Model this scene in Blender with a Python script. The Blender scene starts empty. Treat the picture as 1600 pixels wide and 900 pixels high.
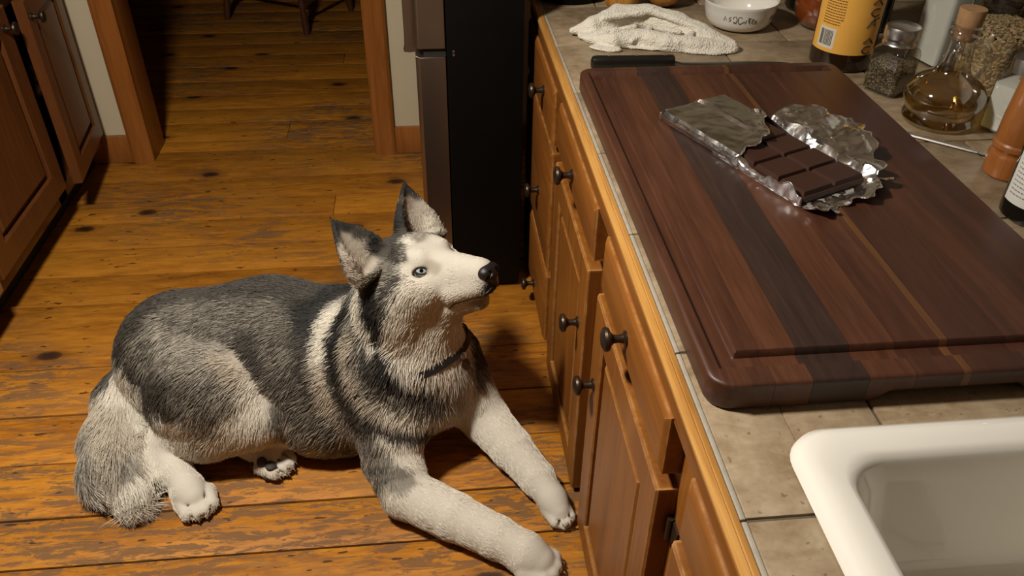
import bpy, bmesh, math, random
import numpy as np
from mathutils import Vector, Matrix
random.seed(7)
rng = np.random.default_rng(11)
PI = math.pi
S = bpy.context.scene
COL = S.collection

# ------------------------------------------------------------------ camera
cam_d = bpy.data.cameras.new('camera'); cam = bpy.data.objects.new('camera', cam_d); COL.objects.link(cam)
cam_d.sensor_width = 36.0; cam_d.lens = 1292.4*36/1600; cam_d.clip_start = 0.02
def cam_matrix(loc, pitch, roll, yaw):
    pi_, ro, ya = map(math.radians, (pitch, roll, yaw))
    F = Vector((math.sin(ya)*math.cos(pi_), math.cos(ya)*math.cos(pi_), -math.sin(pi_)))
    r = Vector((math.cos(ya), -math.sin(ya), 0)); u = r.cross(F)
    r2 = r*math.cos(ro)+u*math.sin(ro); u2 = u*math.cos(ro)-r*math.sin(ro)
    m = Matrix((r2, u2, -F)).transposed().to_4x4(); m.translation = loc
    return m
cam.matrix_world = cam_matrix((0, 0, 1.70), 36.47, 0.80, 6.03)
S.camera = cam

# ------------------------------------------------------------------ world, light, exposure
W = bpy.data.worlds.new('world'); S.world = W; W.use_nodes = True
W.node_tree.nodes['Background'].inputs[0].default_value = (1.0, 0.62, 0.34, 1)
W.node_tree.nodes['Background'].inputs[1].default_value = 0.02
S.view_settings.view_transform = 'Standard'; S.view_settings.look = 'None'
S.view_settings.gamma = 1.0; S.view_settings.use_curve_mapping = False
S.view_settings.exposure = 0.58
LAMP_POS = (-0.76, 1.15, 2.36); LAMP_POWER = 46.0; LAMP_COLOR = (1.0, 0.945, 0.865); LAMP_SIZE = 0.24
def lamp(name, pos, power, color, size):
    l = bpy.data.lights.new(name, 'AREA'); l.shape = 'DISK'; l.energy = power; l.color = color; l.size = size
    o = bpy.data.objects.new(name, l); o.location = pos; COL.objects.link(o); return o
lamp('ceiling_bulb', LAMP_POS, LAMP_POWER, LAMP_COLOR, LAMP_SIZE)

# ------------------------------------------------------------------ materials
class NT:
    def __init__(s, name):
        s.m = bpy.data.materials.new(name); s.m.use_nodes = True; s.t = s.m.node_tree; s.t.nodes.clear()
        s.out = s.n('ShaderNodeOutputMaterial')
    def n(s, typ, **kw):
        nd = s.t.nodes.new(typ)
        for k, v in kw.items():
            if k == 'ins':
                for i, val in v.items(): s.set(nd, i, val)
            else: setattr(nd, k, v)
        return nd
    def set(s, nd, i, val):
        sock = nd.inputs[i]
        if isinstance(val, bpy.types.NodeSocket): s.t.links.new(val, sock)
        elif hasattr(sock.default_value, '__len__') and not isinstance(val, (int, float)):
            val = tuple(val)
            if len(sock.default_value) == 4 and len(val) == 3: val = val+(1,)
            sock.default_value = val
        else: sock.default_value = val
    def math(s, op, a, b=0.0, clamp=False):
        return s.n('ShaderNodeMath', operation=op, use_clamp=clamp, ins={0: a, 1: b}).outputs[0]
    def mix(s, fac, a, b, blend='MIX'):
        nd = s.n('ShaderNodeMix', data_type='RGBA', blend_type=blend)
        s.set(nd, 0, fac); s.set(nd, 6, a); s.set(nd, 7, b); return nd.outputs[2]
    def coord(s, kind='Object', scale=(1, 1, 1), loc=None, rot=(0, 0, 0)):
        tc = s.n('ShaderNodeTexCoord').outputs[kind]
        if loc is not None:
            tc = s.n('ShaderNodeVectorMath', operation='ADD', ins={0: tc, 1: loc}).outputs[0]
        return s.n('ShaderNodeMapping', ins={0: tc, 2: rot, 3: scale}).outputs[0]
    def noise(s, vec, scale=5., detail=4., rough=.55, dist=0.):
        return s.n('ShaderNodeTexNoise', ins={'Vector': vec, 'Scale': scale, 'Detail': detail, 'Roughness': rough, 'Distortion': dist}).outputs['Fac']
    def ramp(s, fac, stops, interp='LINEAR'):
        nd = s.n('ShaderNodeValToRGB'); cr = nd.color_ramp; cr.interpolation = interp
        while len(cr.elements) < len(stops): cr.elements.new(0.5)
        for e, (p, c) in zip(cr.elements, stops):
            e.position = p
            if isinstance(c, (int, float)): c = (c, c, c)
            e.color = tuple(c)+(1,)
        s.set(nd, 0, fac); return nd.outputs[0]
    def bsdf(s, color, rough=.5, metal=0., bump=None, bstr=.2, bdist=.002, spec=.5, normal=None, **kw):
        b = s.n('ShaderNodeBsdfPrincipled')
        s.set(b, 'Base Color', color); s.set(b, 'Roughness', rough); s.set(b, 'Metallic', metal); s.set(b, 'Specular IOR Level', spec)
        for k, v in kw.items(): s.set(b, k.replace('_', ' '), v)
        if bump is not None:
            bn = s.n('ShaderNodeBump', ins={'Strength': bstr, 'Distance': bdist, 'Height': bump}); s.set(b, 'Normal', bn.outputs[0])
        s.t.links.new(b.outputs[0], s.out.inputs[0]); return b
def rnd(t): return t.n('ShaderNodeObjectInfo').outputs['Random']
def randvec(t, k=10.):
    r = rnd(t); return t.n('ShaderNodeCombineXYZ', ins={0: t.math('MULTIPLY', r, k), 1: t.math('MULTIPLY', r, k*1.7), 2: t.math('MULTIPLY', r, k*.6)}).outputs[0]

def wood(name, dark, mid, light, axis='z', scale=1., rough=.38, vary=.25, bstr=.12, coat=0., lit_wear=None):
    t = NT(name); st = {'x': (.07, 1, 1), 'y': (1, .07, 1), 'z': (1, 1, .07)}[axis]
    v = t.coord('Object', tuple(q*scale for q in st), randvec(t))
    g1 = t.noise(v, 22, 5, .6, 1.2); g2 = t.noise(v, 120, 3, .6); g3 = t.noise(v, 4, 2, .5)
    f = t.math('ADD', t.math('MULTIPLY', g1, .55), t.math('MULTIPLY', g2, .2)); f = t.math('ADD', f, t.math('MULTIPLY', g3, .25))
    c = t.ramp(f, [(.30, dark), (.5, mid), (.70, light)])
    hv = t.n('ShaderNodeHueSaturation', ins={'Value': t.math('ADD', t.math('MULTIPLY', rnd(t), vary), 1-vary/2), 'Color': c}).outputs[0]
    if lit_wear:
        # arrises paled: rubbed finish, plus the light that catches top edges put in colour
        bv = t.n('ShaderNodeBevel', samples=6, ins={'Radius': .010}).outputs[0]; gn = t.n('ShaderNodeNewGeometry').outputs['Normal']
        ed = t.math('SUBTRACT', 1., t.n('ShaderNodeVectorMath', operation='DOT_PRODUCT', ins={0: bv, 1: gn}).outputs['Value'])
        ed = t.math('MULTIPLY', t.ramp(ed, [(.006, 0.), (.09, 1.)]), t.ramp(t.noise(t.coord('Object'), 28, 4, .7), [(.38, .15), (.62, .95)]), True)
        hv = t.mix(ed, hv, lit_wear)
    t.bsdf(hv, rough, bump=g2, bstr=bstr, bdist=.001, Coat_Weight=coat, Coat_Roughness=.2)
    return t.m
def plain(name, color, rough=.5, metal=0., noise=0., nscale=20., bstr=0., bscale=60., spec=.5, **kw):
    t = NT(name); c = color; v = t.coord('Object')
    if noise: c = t.mix(t.noise(v, nscale, 4), tuple(q*(1-noise) for q in color), tuple(min(1, q*(1+noise)) for q in color))
    t.bsdf(c, rough, metal, bump=t.noise(v, bscale, 4) if bstr else None, bstr=bstr, spec=spec, **kw)
    return t.m
def thin_glass(name, tint=(.86, .87, .84), rough=.04, base=.10):
    t = NT(name)
    fr = t.n('ShaderNodeLayerWeight', ins={0: .35}).outputs['Facing']
    fac = t.math('ADD', t.math('MULTIPLY', t.math('POWER', fr, 2.5), .65), base, True)
    tr = t.n('ShaderNodeBsdfTransparent', ins={0: tint}); gl = t.n('ShaderNodeBsdfGlossy', ins={0: (.95, .95, .95), 1: rough})
    mx = t.n('ShaderNodeMixShader', ins={0: fac}); t.t.links.new(tr.outputs[0], mx.inputs[1]); t.t.links.new(gl.outputs[0], mx.inputs[2])
    t.t.links.new(mx.outputs[0], t.out.inputs[0]); return t.m
M = {}
def floor_material(name):
    t = NT(name); off = randvec(t, 20)
    v = t.coord('Object', (.16, 1, 1), off); vk = t.coord('Object', (1, 1, 1), off)
    g1 = t.noise(v, 16, 6, .62, 1.5); g2 = t.noise(v, 90, 4, .65); big = t.noise(t.coord('Object', (.35, 1, 1), off), 3.2, 3, .55)
    f = t.math('ADD', t.math('MULTIPLY', g1, .6), t.math('MULTIPLY', g2, .4))
    c = t.ramp(f, [(.30, (.13, .036, .0022)), (.45, (.285, .096, .0062)), (.58, (.42, .157, .011)), (.74, (.53, .222, .022))])
    c = t.mix(t.ramp(big, [(.35, 0.), (.75, .55)]), c, (.50, .21, .019))
    # worn, scuffed finish: grey-brown bare wood in ragged streaks
    wr = t.noise(t.coord('Object', (.26, 1.2, 1), off), 36, 7, .74, .5)
    yy = t.n('ShaderNodeSeparateXYZ', ins={0: t.coord('Object')}).outputs[1]
    area = t.math('ADD', t.noise(t.coord('Object', (.6, 1, 1)), 1.9, 2, .5), t.n('ShaderNodeMapRange', ins={0: yy, 1: 1.75, 2: 1.35, 3: 0., 4: .13}).outputs[0])
    wm = t.math('MULTIPLY', t.ramp(wr, [(.485, 0.), (.525, 1.)]), t.ramp(area, [(.45, 0.), (.62, 1.)]), True)
    c = t.mix(t.math('MULTIPLY', wm, .85), c, (.135, .067, .026))
    # dark flecks and gouges
    fl = t.noise(t.coord('Object', (.30, 1.1, 1), off), 62, 2, .5); fm = t.ramp(fl, [(.675, 0.), (.71, 1.)])
    c = t.mix(t.math('MULTIPLY', fm, .85), c, (.028, .010, .003))
    # knots
    vo = t.n('ShaderNodeTexVoronoi', feature='F1', voronoi_dimensions='2D', ins={'Vector': t.coord('Object', (.62, 1.1, 1), off), 'Scale': 3.3, 'Randomness': 1.})
    kd = t.math('ADD', vo.outputs['Distance'], t.math('MULTIPLY', t.math('SUBTRACT', t.noise(vk, 30, 3), .5), .05))
    sel = t.math('GREATER_THAN', t.n('ShaderNodeSeparateColor', ins={0: vo.outputs['Color']}).outputs[0], .52)
    km = t.math('MULTIPLY', t.ramp(kd, [(.03, 1.), (.065, .85), (.085, .30), (.17, 0.)]), sel)
    c = t.mix(km, c, (.030, .009, .002))
    hv = t.n('ShaderNodeHueSaturation', ins={'Value': t.math('ADD', t.math('MULTIPLY', rnd(t), .30), .86), 'Color': c}).outputs[0]
    rg = t.math('ADD', t.math('MULTIPLY', wm, .25), t.math('ADD', t.math('MULTIPLY', g2, .18), .44))
    t.bsdf(hv, rg, bump=t.math('SUBTRACT', t.math('MULTIPLY', g2, .4), t.math('ADD', t.math('MULTIPLY', wm, .5), fm)), bstr=.25, bdist=.0015, spec=.38)
    return t.m
M['floor'] = floor_material('worn_pine')
OAK = [(.130, .039, .0045), (.215, .071, .008), (.29, .108, .0145)]
for ax in 'xyz': M['oak_'+ax] = wood('oak_'+ax, *OAK, axis=ax, rough=.44, vary=.14, coat=.04, lit_wear=(.50, .26, .085))
M['edge'] = wood('worn_oak_edge', (.28, .11, .018), (.50, .25, .062), (.66, .39, .13), 'y', rough=.32, vary=.1)
OAK_SHADE = [(.062, .019, .006), (.105, .034, .009), (.145, .050, .013)]  # oak again, with the shade on the left cabinets put into its colour
for ax in 'xyz': M['dark_oak_'+ax] = wood('dark_oak_'+ax, *OAK_SHADE, axis=ax, rough=.35, vary=.14, coat=.15)
M['casing'] = wood('stained_pine_casing', (.16, .05, .010), (.27, .092, .017), (.35, .13, .028), 'z', rough=.33)
M['chair'] = wood('dark_chair_wood', (.05, .018, .008), (.09, .032, .013), (.13, .05, .02), 'z', rough=.3)
M['mill'] = wood('mill_wood', (.20, .062, .014), (.32, .11, .026), (.40, .15, .04), 'z', 1.5, rough=.28, vary=0, coat=.3)
M['wall'] = plain('cream_paint', (.55, .47, .31), .6, noise=.06, nscale=3, bstr=.05, bscale=150)
M['ceiling'] = plain('ceiling_paint', (.78, .75, .68), .8)
M['grout'] = plain('grout', (.10, .072, .045), .8, noise=.3, nscale=60)
M['black'] = plain('black_enamel', (.0035, .003, .0028), .5, noise=.2, spec=.12)
M['dark'] = plain('dark_void', (.012, .009, .006), .8)
M['steel'] = plain('brushed_steel', (.36, .31, .26), .36, 1., noise=.06, nscale=200)
M['bright_steel'] = plain('polished_steel', (.70, .66, .60), .18, 1.)
M['bronze'] = plain('aged_bronze', (.050, .032, .020), .40, .7, noise=.5, nscale=90)
M['porcelain'] = plain('white_enamel', (.80, .76, .67), .10, noise=.02, nscale=8, Coat_Weight=.5, Coat_Roughness=.05)
def tile_material():
    t = NT('stone_tile'); off = randvec(t, 15); v = t.coord('Object', (1, 1, 1), off)
    a = t.noise(v, 7, 6, .65, .6); b = t.noise(v, 38, 5, .7); d = t.noise(t.coord('Object', (1, 2.2, 1), off), 16, 4, .6, 1.)
    f = t.math('ADD', t.math('MULTIPLY', a, .5), t.math('ADD', t.math('MULTIPLY', b, .25), t.math('MULTIPLY', d, .25)))
    c = t.ramp(f, [(.34, (.145, .092, .046)), (.46, (.262, .185, .106)), (.56, (.345, .26, .162)), (.70, (.47, .385, .268))])
    sp = t.ramp(t.noise(v, 90, 2), [(.66, 0.), (.72, .6)]); c = t.mix(sp, c, (.10, .066, .036))
    hv = t.n('ShaderNodeHueSaturation', ins={'Value': t.math('ADD', t.math('MULTIPLY', rnd(t), .12), .94), 'Color': c}).outputs[0]
    t.bsdf(hv, t.math('ADD', t.math('MULTIPLY', b, .25), .28), bump=f, bstr=.35, bdist=.0025); return t.m
M['tile'] = tile_material()
M['tile_edge'] = plain('pale_tile_edge', (.36, .32, .25), .45, noise=.2, nscale=60)

# ------------------------------------------------------------------ mesh helpers
class MB:
    def __init__(s): s.v = []; s.f = []
    def add(s, vs, fs):
        o = len(s.v); s.v += [tuple(map(float, q)) for q in vs]; s.f += [tuple(i+o for i in f) for f in fs]; return s
    def box(s, x0, x1, y0, y1, z0, z1):
        return s.add([(x, y, z) for z in (z0, z1) for y in (y0, y1) for x in (x0, x1)],
                     [(0, 2, 3, 1), (4, 5, 7, 6), (0, 1, 5, 4), (2, 6, 7, 3), (0, 4, 6, 2), (1, 3, 7, 5)])
    def rings(s, rings, close=True, cap0=True, cap1=True):
        n = len(rings[0]); vs = [p for r in rings for p in r]; fs = []
        for i in range(len(rings)-1):
            for j in range(n if close else n-1):
                k = (j+1) % n; fs.append((i*n+j, i*n+k, (i+1)*n+k, (i+1)*n+j))
        if cap0: fs.append(tuple(range(n-1, -1, -1)))
        if cap1: fs.append(tuple((len(rings)-1)*n+j for j in range(n)))
        return s.add(vs, fs)
    def lathe(s, prof, seg=32, c=(0, 0, 0), ax=None, cap0=True, cap1=True):
        R = Matrix.Identity(3) if ax is None else Vector((0, 0, 1)).rotation_difference(Vector(ax)).to_matrix()
        c = Vector(c); rg = []
        for r, z in prof:
            rg.append([c+R @ Vector((r*math.cos(2*PI*j/seg), r*math.sin(2*PI*j/seg), z)) for j in range(seg)])
        return s.rings(rg, True, cap0, cap1)
    def tube(s, pts, rad, seg=10, caps=True):
        pts = [Vector(p) for p in pts]; n = len(pts); rg = []
        if not hasattr(rad, '__len__'): rad = [rad]*n
        up = None
        for i, p in enumerate(pts):
            d = (pts[min(i+1, n-1)]-pts[max(i-1, 0)]).normalized()
            if up is None: up = d.orthogonal().normalized()
            up = (up-d*up.dot(d)).normalized(); w = d.cross(up)
            rg.append([p+(up*math.cos(2*PI*j/seg)+w*math.sin(2*PI*j/seg))*rad[i] for j in range(seg)])
        return s.rings(rg, True, caps, caps)
    def grid(s, rows, flip=False):
        n = len(rows[0]); vs = [p for r in rows for p in r]; fs = []
        for i in range(len(rows)-1):
            for j in range(n-1):
                f = (i*n+j, i*n+j+1, (i+1)*n+j+1, (i+1)*n+j); fs.append(f[::-1] if flip else f)
        return s.add(vs, fs)
    def build(s, name, mat, parent=None, origin=None, bevel=0., seg=2, angle=None, recalc=True, flat=False):
        if origin is None: origin = Vector(parent['_o']) if parent is not None else Vector((0, 0, 0))
        origin = Vector(origin)
        me = bpy.data.meshes.new(name); me.from_pydata([tuple(Vector(q)-origin) for q in s.v], [], s.f)
        bm = bmesh.new(); bm.from_mesh(me)
        if recalc: bmesh.ops.recalc_face_normals(bm, faces=bm.faces)
        if bevel:
            es = [e for e in bm.edges if len(e.link_faces) == 2 and e.calc_face_angle(0) > .5]
            bmesh.ops.bevel(bm, geom=es, offset=bevel, segments=seg, affect='EDGES', profile=.5, clamp_overlap=True)
        bm.to_mesh(me); bm.free()
        if not flat:
            me.polygons.foreach_set('use_smooth', [True]*len(me.polygons))
            me.set_sharp_from_angle(angle=math.radians(35 if angle is None else angle))
        if isinstance(mat, str): mat = M[mat]
        if mat: me.materials.append(mat)
        o = bpy.data.objects.new(name, me); COL.objects.link(o)
        if parent is not None: o.parent = parent; o['_o'] = list(parent['_o'])
        else: o.location = origin; o['_o'] = list(origin)
        return o
def tag(o, label=None, cat=None, group=None, kind=None):
    if label: o['label'] = label
    if cat: o['category'] = cat
    if group: o['group'] = group
    if kind: o['kind'] = kind
    return o
def thing(name, loc, label, cat, group=None):
    o = bpy.data.objects.new(name, None); COL.objects.link(o); o.location = loc; o['_o'] = list(loc); o.empty_display_size = .05
    return tag(o, label, cat, group)
def structure(name, loc=(0, 0, 0)):
    o = bpy.data.objects.new(name, None); COL.objects.link(o); o.location = loc; o['_o'] = list(loc); o['kind'] = 'structure'; return o
def box(name, mat, dims, parent=None, origin=None, bevel=.003, kind=None):
    o = MB().box(*dims).build(name, mat, parent, origin, bevel=bevel)
    if kind: o['kind'] = kind
    return o
def rrect(x0, x1, y0, y1, r, z, n=6):
    out = []
    for cx, cy, a0 in ((x1-r, y1-r, 0), (x0+r, y1-r, PI/2), (x0+r, y0+r, PI), (x1-r, y0+r, 3*PI/2)):
        for k in range(n+1):
            a = a0+PI/2*k/n; out.append(Vector((cx+r*math.cos(a), cy+r*math.sin(a), z)))
    return out

# ------------------------------------------------------------------ setting
M['dark_wall'] = plain('dark_low_bounce_paint', (.035, .025, .016), .6, noise=.1, nscale=4)  # on unseen walls this dark tone is there to cut bounced light
floor = structure('floor')
box('subfloor', 'dark', (-2.05, 1.65, -3.1, 6.3, -.08, -.021), floor, bevel=0)
seams = [-3.1, -2.8, -2.55, -2.3, -2.05, -1.8, -1.5, -1.25, -.98, -.75, -.50, -.28, -.05, .16, .38, .57, .75, .93, 1.10, 1.272, 1.418, 1.602, 1.786, 1.988, 2.307, 2.473, 2.640, 2.826, 2.985, 3.150, 3.412, 3.512,
         3.70, 3.86, 4.02, 4.20, 4.40, 4.56, 4.74, 4.93, 5.12, 5.30, 5.50, 5.70, 5.92, 6.15, 6.3]
for i, (a, b) in enumerate(zip(seams, seams[1:])):
    g = .0028; dz = random.uniform(-.0012, .0012)
    cuts = [-2.05, 1.65]
    if i in (22, 27, 31, 36): cuts = [-2.05, random.uniform(-.7, -.2), 1.65]
    for x0, x1 in zip(cuts, cuts[1:]):
        box('plank', 'floor', (x0+.0008, x1-.0008, a+g, b-g, -.021, dz), floor, bevel=.0013)
ceiling = box('ceiling', 'ceiling', (-2.05, 1.65, -3.1, 6.3, 2.55, 2.65), bevel=0, kind='structure')
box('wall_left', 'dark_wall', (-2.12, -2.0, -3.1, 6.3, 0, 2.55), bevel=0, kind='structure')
wr_ = structure('wall_right', (1.60, 1.2, 0))
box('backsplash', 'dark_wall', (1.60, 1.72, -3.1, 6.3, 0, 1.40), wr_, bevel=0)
box('wall_panel', 'ceiling', (1.605, 1.72, -3.1, 3.34, 1.40, 2.55), wr_, bevel=0)  # unseen upper wall, kept pale as a bright reflection for the foil
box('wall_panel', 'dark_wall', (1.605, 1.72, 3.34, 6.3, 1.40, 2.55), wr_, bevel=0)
box('wall_front', 'wall', (-2.0, 1.6, -3.12, -3.0, 0, 2.55), bevel=0, kind='structure')
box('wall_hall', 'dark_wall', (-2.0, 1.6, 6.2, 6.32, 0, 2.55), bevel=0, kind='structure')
wb = structure('wall_back', (0, 3.34, 0))
for nm, d in (('wall_panel', (-2.0, -1.225, 3.34, 3.50, 0, 2.55)), ('wall_panel', (-.245, 1.6, 3.34, 3.50, 0, 2.55)), ('wall_panel', (-1.225, -.245, 3.34, 3.50, 2.06, 2.55))):
    box(nm, 'wall', d, wb, bevel=0)
box('baseboard_left', 'casing', (-2.0, -1.29, 3.322, 3.34, 0, .125), bevel=.004, kind='structure')
box('baseboard_right', 'casing', (-.172, 1.6, 3.322, 3.34, 0, .125), bevel=.004, kind='structure')
tr = structure('trim_1', (-.73, 3.34, 0))
def casing(x0, x1, flip):
    mb = MB(); pr = [(x0, 3.34), (x0, 3.318), (x0+.012, 3.312), (x1-.03, 3.312), (x1-.022, 3.318), (x1-.008, 3.318), (x1, 3.324), (x1, 3.34)]
    if flip: pr = [(x0+x1-x, y) for x, y in pr]
    mb.rings([[Vector((x, y, z)) for x, y in pr] for z in (0, 2.06)]); return mb
casing(-1.29, -1.205, False).build('casing', 'casing', tr, angle=20)
casing(-.262, -.172, True).build('casing', 'casing', tr, angle=20)
box('jamb', 'casing', (-1.225, -1.205, 3.335, 3.51, 0, 2.06), tr)
box('jamb', 'casing', (-.265, -.245, 3.335, 3.51, 0, 2.06), tr)
box('casing', 'dark_oak_x', (-1.29, -.172, 3.312, 3.34, 2.06, 2.15), tr)
lampo = thing('ceiling_lamp', (LAMP_POS[0], LAMP_POS[1], 2.55), 'round flush ceiling lamp above the left cabinets, outside the photo', 'lamp')
MB().lathe([(.0, 0), (.05, 0), (.05, -.05), (.15, -.06), (.16, -.18), (.0, -.182)], 40, (LAMP_POS[0], LAMP_POS[1], 2.55)).build('ceiling_plate', 'ceiling', lampo)

# ------------------------------------------------------------------ cabinets
def to_world(xf, sg):
    # (u along y, v up, w outwards) -> world; sg = -1 faces -x, +1 faces +x
    return lambda u, v, w: Vector((xf+sg*w, u, v))
def rect_loft(mb, T, y0, y1, z0, z1, steps, cap0=True, cap1=True):
    rg = []
    for ins, w in steps:
        rg.append([T(y0+ins, z0+ins, w), T(y1-ins, z0+ins, w), T(y1-ins, z1-ins, w), T(y0+ins, z1-ins, w)])
    mb.rings(rg, True, cap0, cap1); return mb
def knob(parent, T, y, z, r=.0215, mat='bronze'):
    o = T(y, z, 0); ax = (T(y, z, 1)-o)
    return MB().lathe([(.0, -.001), (.0135, 0), (.0135, .003), (.0085, .006), (.0068, .014), (.0078, .022), (.0130, .027), (r*.93, .030), (r, .0345), (r*.93, .039), (r*.6, .0425), (.0, .0435)], 24, o, ax).build('knob', mat, parent)
def panel_door(parent, T, y0, y1, z0, z1, th=.034, st=.078, wd='oak', kn=None, name='door', label=None):
    mb = MB(); g = st
    rect_loft(mb, T, y0, y1, z0, z1, [(g+.006, .0), (0, 0), (0, th-.004), (.004, th), (g-.004, th), (g, th-.004), (g, th-.019), (g+.006, th-.019)], False, False)
    d = mb.build(name, wd+'_z', parent, angle=25)
    if label: d['label'] = label
    p = MB(); rect_loft(p, T, y0+g+.0005, y1-g-.0005, z0+g+.0005, z1-g-.0005, [(0, .002), (0, th-.018), (.007, th-.018), (.026, th-.004), (.028, th-.004)])
    p.build('panel', wd+'_z', d, angle=12)
    if kn: knob(d, (lambda u, v, w: T(u, v, w+th)), *kn)
    return d
def drawer_front(parent, T, y0, y1, z0, z1, th=.034, wd='oak', kn=None, name='drawer'):
    mb = MB(); rect_loft(mb, T, y0, y1, z0, z1, [(0, 0), (0, th-.007), (.002, th-.005), (.010, th-.001), (.013, th)])
    d = mb.build(name, wd+'_y', parent, angle=20)
    if kn: knob(d, (lambda u, v, w: T(u, v, w+th)), *kn)
    return d
XF = .339; ZT = .872
TR = to_world(XF, -1)
def carcass(nm, y0, y1, rails, stiles, label, sg=-1, xf=XF, depth=.72, wd='oak', top=ZT, zb=0.):
    c = thing(nm, (xf-sg*depth/2, (y0+y1)/2, zb), label, 'cabinet', 'oak cabinets along the worktop' if sg < 0 else 'oak cabinets on the left, shade in their colour')
    xi = xf-sg*depth
    lo, hi = min(xf-sg*.02, xi), max(xf-sg*.02, xi)
    for ya, yb in ((y0+.0005, y0+.018), (y1-.018, y1-.0005)): box('side_panel', wd+'_z', (lo, hi, ya, yb, zb, top), c, bevel=.001)
    box('back_panel', wd+'_z', (min(xi, xi+sg*.012), max(xi, xi+sg*.012), y0+.018, y1-.018, zb, top), c, bevel=.001)
    box('bottom_panel', wd+'_y', (lo, hi, y0+.018, y1-.018, zb+.02, zb+.04), c, bevel=.001)
    fx0, fx1 = min(xf, xf-sg*.02), max(xf, xf-sg*.02)
    for ya, yb in stiles: box('stile', wd+'_z', (fx0, fx1, ya, yb, zb, top), c, bevel=.0015)
    for za, zb_ in rails: box('rail', wd+'_y', (fx0, fx1, stiles[0][1], stiles[-1][0], za, zb_), c, bevel=.0015)
    return c
c1 = carcass('drawer_cabinet', 1.905, 2.555, [(0, .035), (.275, .30), (.685, .70), (.85, ZT)], [(1.905, 1.965), (2.50, 2.555)],
             'oak drawer cabinet beside the fridge, three drawers with round knobs')
drawer_front(c1, TR, 1.955, 2.52, .702, .858, kn=(2.125, .79))
drawer_front(c1, TR, 1.955, 2.52, .300, .682, kn=(2.165, .455))
drawer_front(c1, TR, 1.965, 2.52, .030, .272, kn=(2.195, .085))
c2 = carcass('base_cabinet', 1.332, 1.905, [(0, .035), (.70, .735), (.85, ZT)], [(1.332, 1.395), (1.855, 1.905)],
             'oak base cabinet with one drawer and one door, next to the drawer stack')
drawer_front(c2, TR, 1.367, 1.868, .742, .866, kn=(1.625, .800))
panel_door(c2, TR, 1.385, 1.868, .020, .705, kn=(1.448, .518))
c3 = carcass('base_cabinet', .742, 1.332, [(0, .035), (.70, .735), (.85, ZT)], [(.742, .81), (1.27, 1.332)],
             'oak base cabinet with one drawer and one door, beside the sink cabinet')
drawer_front(c3, TR, .797, 1.268, .750, .866, kn=(1.045, .806))
d3 = panel_door(c3, TR, .790, 1.283, .020, .722, kn=(1.243, .515))
hb = MB(); hb.tube([(XF-.006, .782, .665), (XF-.006, .782, .615)], .006, 10); hb.box(XF-.004, XF+.0005, .752, .790, .618, .662)
hb.build('hinge', 'bronze', d3)
c4 = carcass('sink_cabinet', .0, .742, [(0, .035), (.70, .735), (.85, ZT)], [(.0, .06), (.682, .742)],
             'oak cabinet under the sink with a plain false drawer front')
drawer_front(c4, TR, .05, .690, .752, .866, name='false_front')
panel_door(c4, TR, .05, .700, .020, .722)

# left run
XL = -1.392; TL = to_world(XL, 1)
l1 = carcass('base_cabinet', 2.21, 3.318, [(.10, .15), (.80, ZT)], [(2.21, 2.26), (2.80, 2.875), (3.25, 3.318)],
             'oak base cabinet on the left, shade in its colour, one door shut, one ajar', 1, XL, .58, 'dark_oak', zb=.10)
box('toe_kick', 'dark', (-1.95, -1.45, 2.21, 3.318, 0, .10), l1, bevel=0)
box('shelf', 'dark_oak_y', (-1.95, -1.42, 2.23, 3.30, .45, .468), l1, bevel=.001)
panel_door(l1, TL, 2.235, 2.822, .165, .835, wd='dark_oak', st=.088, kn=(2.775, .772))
HY, ang = 3.262, math.radians(6.5)
def TO(u, v, w):
    d = HY-u; ca, sa = math.cos(ang), math.sin(ang)
    return Vector((XL+.001+d*sa+w*ca, HY-d*ca+w*sa, v))
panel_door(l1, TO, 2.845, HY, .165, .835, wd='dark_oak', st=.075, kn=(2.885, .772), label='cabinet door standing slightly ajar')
dw = thing('dishwasher', (-1.68, 1.86, 0), 'white dishwasher at the left edge, only its lower front corner in view', 'dishwasher')
M['appliance'] = plain('white_appliance', (.62, .54, .42), .35)
box('body', 'appliance', (-1.98, -1.40, 1.50, 2.206, .10, .868), dw, bevel=.004)
box('toe_kick', 'dark', (-1.95, -1.45, 1.50, 2.206, 0, .10), dw, bevel=0)
dd = box('door', 'appliance', (-1.40, -1.352, 1.505, 2.203, .150, .74), dw, bevel=.005)
cp = box('control_panel', 'appliance', (-1.40, -1.355, 1.505, 2.203, .745, .866), dw, bevel=.004)
MB().tube([(-1.335, 1.60, .70), (-1.335, 2.02, .70)], .010, 10).build('handle', 'steel', dd)
lt = thing('countertop', (-1.68, 2.3, .872), 'stone worktop on the left cabinets, above the frame', 'countertop')
box('slab', 'tile', (-1.998, -1.372, 1.30, 3.318, .872, .91), lt, bevel=.004)

# ------------------------------------------------------------------ worktop
ct = thing('countertop', (.95, 1.2, .872), 'tiled stone worktop with golden oak edge along the right cabinets', 'countertop')
SX0, SX1, SY0, SY1 = .424, 1.10, .10, .712     # sink cut-out
def minus_sink(x0, x1, y0, y1, m=.022):
    a0, a1, b0, b1 = SX0+m, SX1-m, SY0+m, SY1-m
    if x1 <= a0 or x0 >= a1 or y1 <= b0 or y0 >= b1: return [(x0, x1, y0, y1)]
    out = []
    if x0 < a0: out.append((x0, a0, y0, y1))
    if x1 > a1: out.append((a1, x1, y0, y1))
    xa, xb = max(x0, a0), min(x1, a1)
    if y1 > b1: out.append((xa, xb, b1, y1))
    if y0 < b0: out.append((xa, xb, y0, b0))
    return out
for q in minus_sink(.334, 1.595, -.28, 2.95): box('grout_bed', 'grout', (*q, .873, .9065), ct, bevel=0)
rows = [-.28, -.04, .275, .586, .885, 1.205, 1.515, 1.825, 2.131, 2.45, 2.95]
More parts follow.
